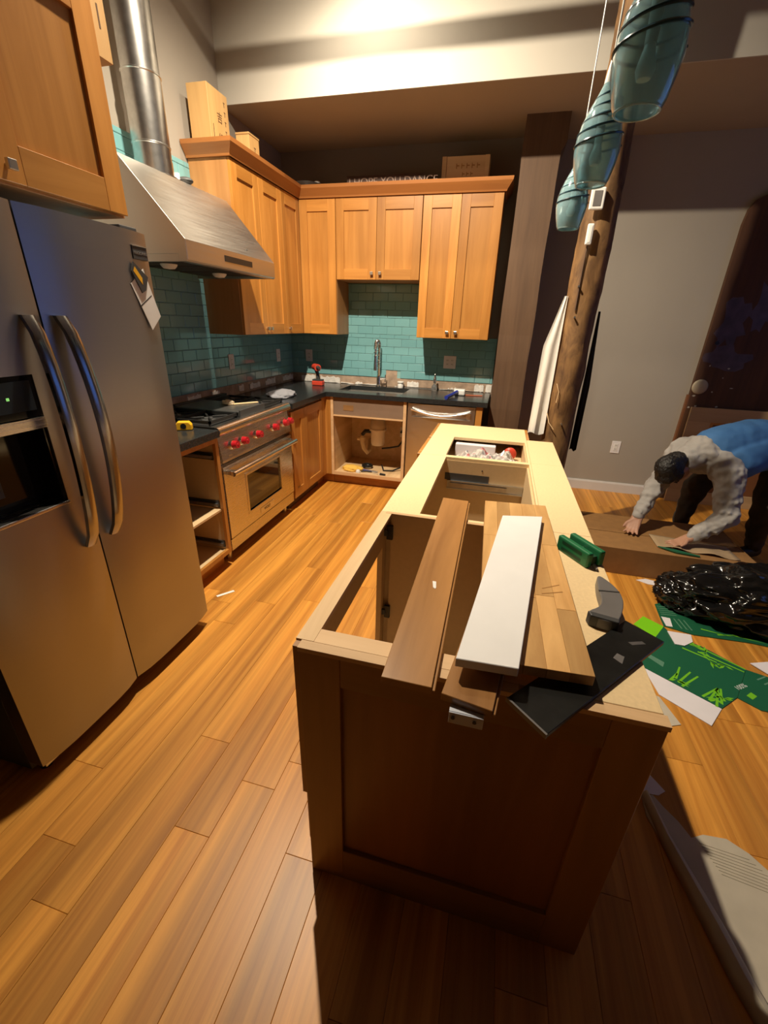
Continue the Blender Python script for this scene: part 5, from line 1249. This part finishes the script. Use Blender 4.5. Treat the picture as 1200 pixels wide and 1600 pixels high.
AN_N, AN_F = Vector((4.14, -1.10, .09)), Vector((3.76, -.80, .09))
body = MB()
eball(body, hp_(0, 0, .02), (.073, .090, .098)); eball(body, hp_(0, .035, -.045), (.055, .062, .070))
eball(body, hp_(0, .100, -.025), (.013, .020, .026), 10, 6)
for s in (-1, 1): eball(body, hp_(s * .074, -.005, -.015), (.012, .022, .032), 10, 6)
body.chain([(hp_(0, -.01, -.07), .056), (NK, .058), (CH, .115), (BL, .11), (PV, .12)])
for S, E_, W2 in ((SH_F, EL_F, WR_F), (SH_N, EL_N, WR_N)):
    body.chain([(CH, .10), (S, .062), (E_, .044), (W2, .028)])
def hand(mb, W2, d, pr, side):
    d = d.normalized(); u = Vector((0, 0, 1)); r = d.cross(u).normalized() * side
    K = W2 + d * .075 + Vector((0, 0, -.022)); K.z = max(K.z, CZ + .022)
    for k in range(4): mb.chain([(W2 + r * (.012 * (k - 1.5)), .021), (K + r * (.019 * (k - 1.5)), .0125)], 10)
    for k in range(4):
        L = [.062, .072, .068, .052][k]; sp = .16 * (k - 1.5)
        dd = (d + r * sp).normalized(); b0 = K + r * (.019 * (k - 1.5))
        p1 = b0 + dd * L * .45 + Vector((0, 0, .004)); p2 = b0 + dd * L * .78 - Vector((0, 0, .004)); p3 = b0 + dd * L * 1.0 - Vector((0, 0, .010))
        for p in (p1, p2, p3): p.z = max(p.z, CZ + .016)
        mb.chain([(b0, .0105), (p1, .0098), (p2, .0090), (p3, .0078)], 10)
    t0 = W2 + d * .03 - r * .022; t1 = t0 + d * .025 - r * .028 + Vector((0, 0, -.008)); t2 = t1 + d * .03 - r * .008 + Vector((0, 0, -.006))
    for p in (t0, t1, t2): p.z = max(p.z, CZ + .018)
    mb.chain([(t0, .0145), (t1, .0115), (t2, .009)], 10)
hand(body, WR_F, Vector((-.30, -.62, -.5)), None, -1)
hand(body, WR_N, Vector((-.95, -.25, -.25)), None, 1)
for Hh, K_, A_ in ((HP_N, KN_N, AN_N), (HP_F, KN_F, AN_F)): body.chain([(PV, .11), (Hh, .085), (K_, .055), (A_, .038)])
bo = obj('body', body, 'skin', pe); remesh(bo, .0055, 5)
for s in (-1, 1):
    e = MB(); eball(e, hp_(s * .030, .082, .0), (.012, .008, .008), 10, 6); eo = obj('eye', e, 'hair_black', pe, smooth=True)
    e = MB(); eball(e, hp_(s * .030, .086, .018), (.020, .006, .005), 10, 6); obj('eyebrow', e, 'hair_black', pe, smooth=True)
e = MB(); eball(e, hp_(0, .088, -.060), (.022, .006, .006), 10, 6); obj('mouth', e, 'red_plastic' if 0 else 'shoe_dark', pe, smooth=True)
hr = MB(); eball(hr, hp_(0, -.022, .034), (.085, .092, .096), 20, 12); eball(hr, hp_(0, .030, .075), (.070, .055, .050)); eball(hr, hp_(0, -.060, -.02), (.070, .055, .070))
for s in (-1, 1): eball(hr, hp_(s * .060, .005, .030), (.026, .055, .055))
ho = obj('hair', hr, 'hair_black', pe); remesh(ho, .006, 2); wrinkle(ho, .018, .010, 'hair_tufts')
sw = MB()
sw.chain([(NK + Vector((-.015, -.01, -.005)), .098), (NK + Vector((.06, .03, .03)), .125), (CH, .150), (BL, .140)], 20)
for S, E_, W2 in ((SH_F, EL_F, WR_F), (SH_N, EL_N, WR_N)):
    w3 = W2.lerp(E_, .12); md_ = S.lerp(E_, .5)
    sw.chain([(CH, .125), (S, .092), (md_ + Vector((0, 0, -.01)), .074), (E_, .068), (E_.lerp(w3, .5), .054), (w3, .043), (w3.lerp(W2, .5), .040)], 18)
# loose wrinkles along the sleeves
for S, E_, W2 in ((SH_F, EL_F, WR_F), (SH_N, EL_N, WR_N)):
    for a_, b_, n_ in ((S, E_, 4), (E_, W2, 4)):
        for i in range(n_):
            p = a_.lerp(b_, (i + .4) / n_); d = (b_ - a_).normalized(); rad = .076 * (1 - .0 * i) if a_ is S else .062 - .006 * i
            q = [p + (d.orthogonal().normalized() * math.cos(t) + d.cross(d.orthogonal().normalized()) * math.sin(t)) * rad * .86 + d * .02 * math.sin(t + i) for t in [2 * PI * k / 12 for k in range(13)]]
            sw.tube(q, .0135, 6, cap=False) if 0 else [sw.ball(x, .016, 8, 6) for x in q]
nd = (CH - NK).normalized(); na = nd.orthogonal().normalized(); nb = nd.cross(na)
sw.chain([(NK + nd * .045 + Vector((0, 0, .01)) + (na * math.cos(t) + nb * math.sin(t)) * .098, .036) for t in [2 * PI * k / 14 for k in range(15)]], 10)
so = obj('sweatshirt', sw, 'fleece_grey', pe); remesh(so, .009, 2); wrinkle(so, .055, .030, 'sleeve_folds')
ve = MB(); UPV = Vector((0, 0, 1))
ve.chain([(CH + Vector((-.01, -.005, .030)), .150), (CH + Vector((.03, .015, .034)), .155), (CH.lerp(BL, .5) + Vector((0, 0, .025)), .162), (BL + Vector((0, 0, .02)), .160), (PV.lerp(BL, .4) + Vector((0, 0, .015)), .155)], 20)
ve.chain([(CH + Vector((.10, -.10, -.03)), .115), (BL + Vector((.03, -.10, -.03)), .125), (PV.lerp(BL, .5) + Vector((.02, -.08, -.03)), .12)], 18)
vo = obj('vest', ve, 'vest_blue', pe); remesh(vo, .010, 6); wrinkle(vo, .10, .018, 'vest_folds')
tr = MB()
for Hh, K_, A_ in ((HP_N, KN_N, AN_N), (HP_F, KN_F, AN_F)):
    tr.chain([(PV, .145), (Hh, .115), (Hh.lerp(K_, .5), .100), (K_, .082), (K_.lerp(A_, .5), .070), (A_ + Vector((0, 0, .02)), .058)], 18)
to = obj('trousers', tr, 'trousers_dark', pe); remesh(to, .011, 5); wrinkle(to, .08, .030, 'trouser_folds')
for A_ in (AN_N, AN_F):
    sh = MB().chain([(A_ + Vector((.03, .02, -.035)), .046), (A_ + Vector((-.07, -.03, -.045)), .043), (A_ + Vector((-.15, -.065, -.055)), .034)], 14)
    for i, v in enumerate(sh.v): sh.v[i] = (v[0], v[1], max(v[2], .001))
    s_o = obj('shoe', sh, 'shoe_dark', pe); remesh(s_o, .008, 3)
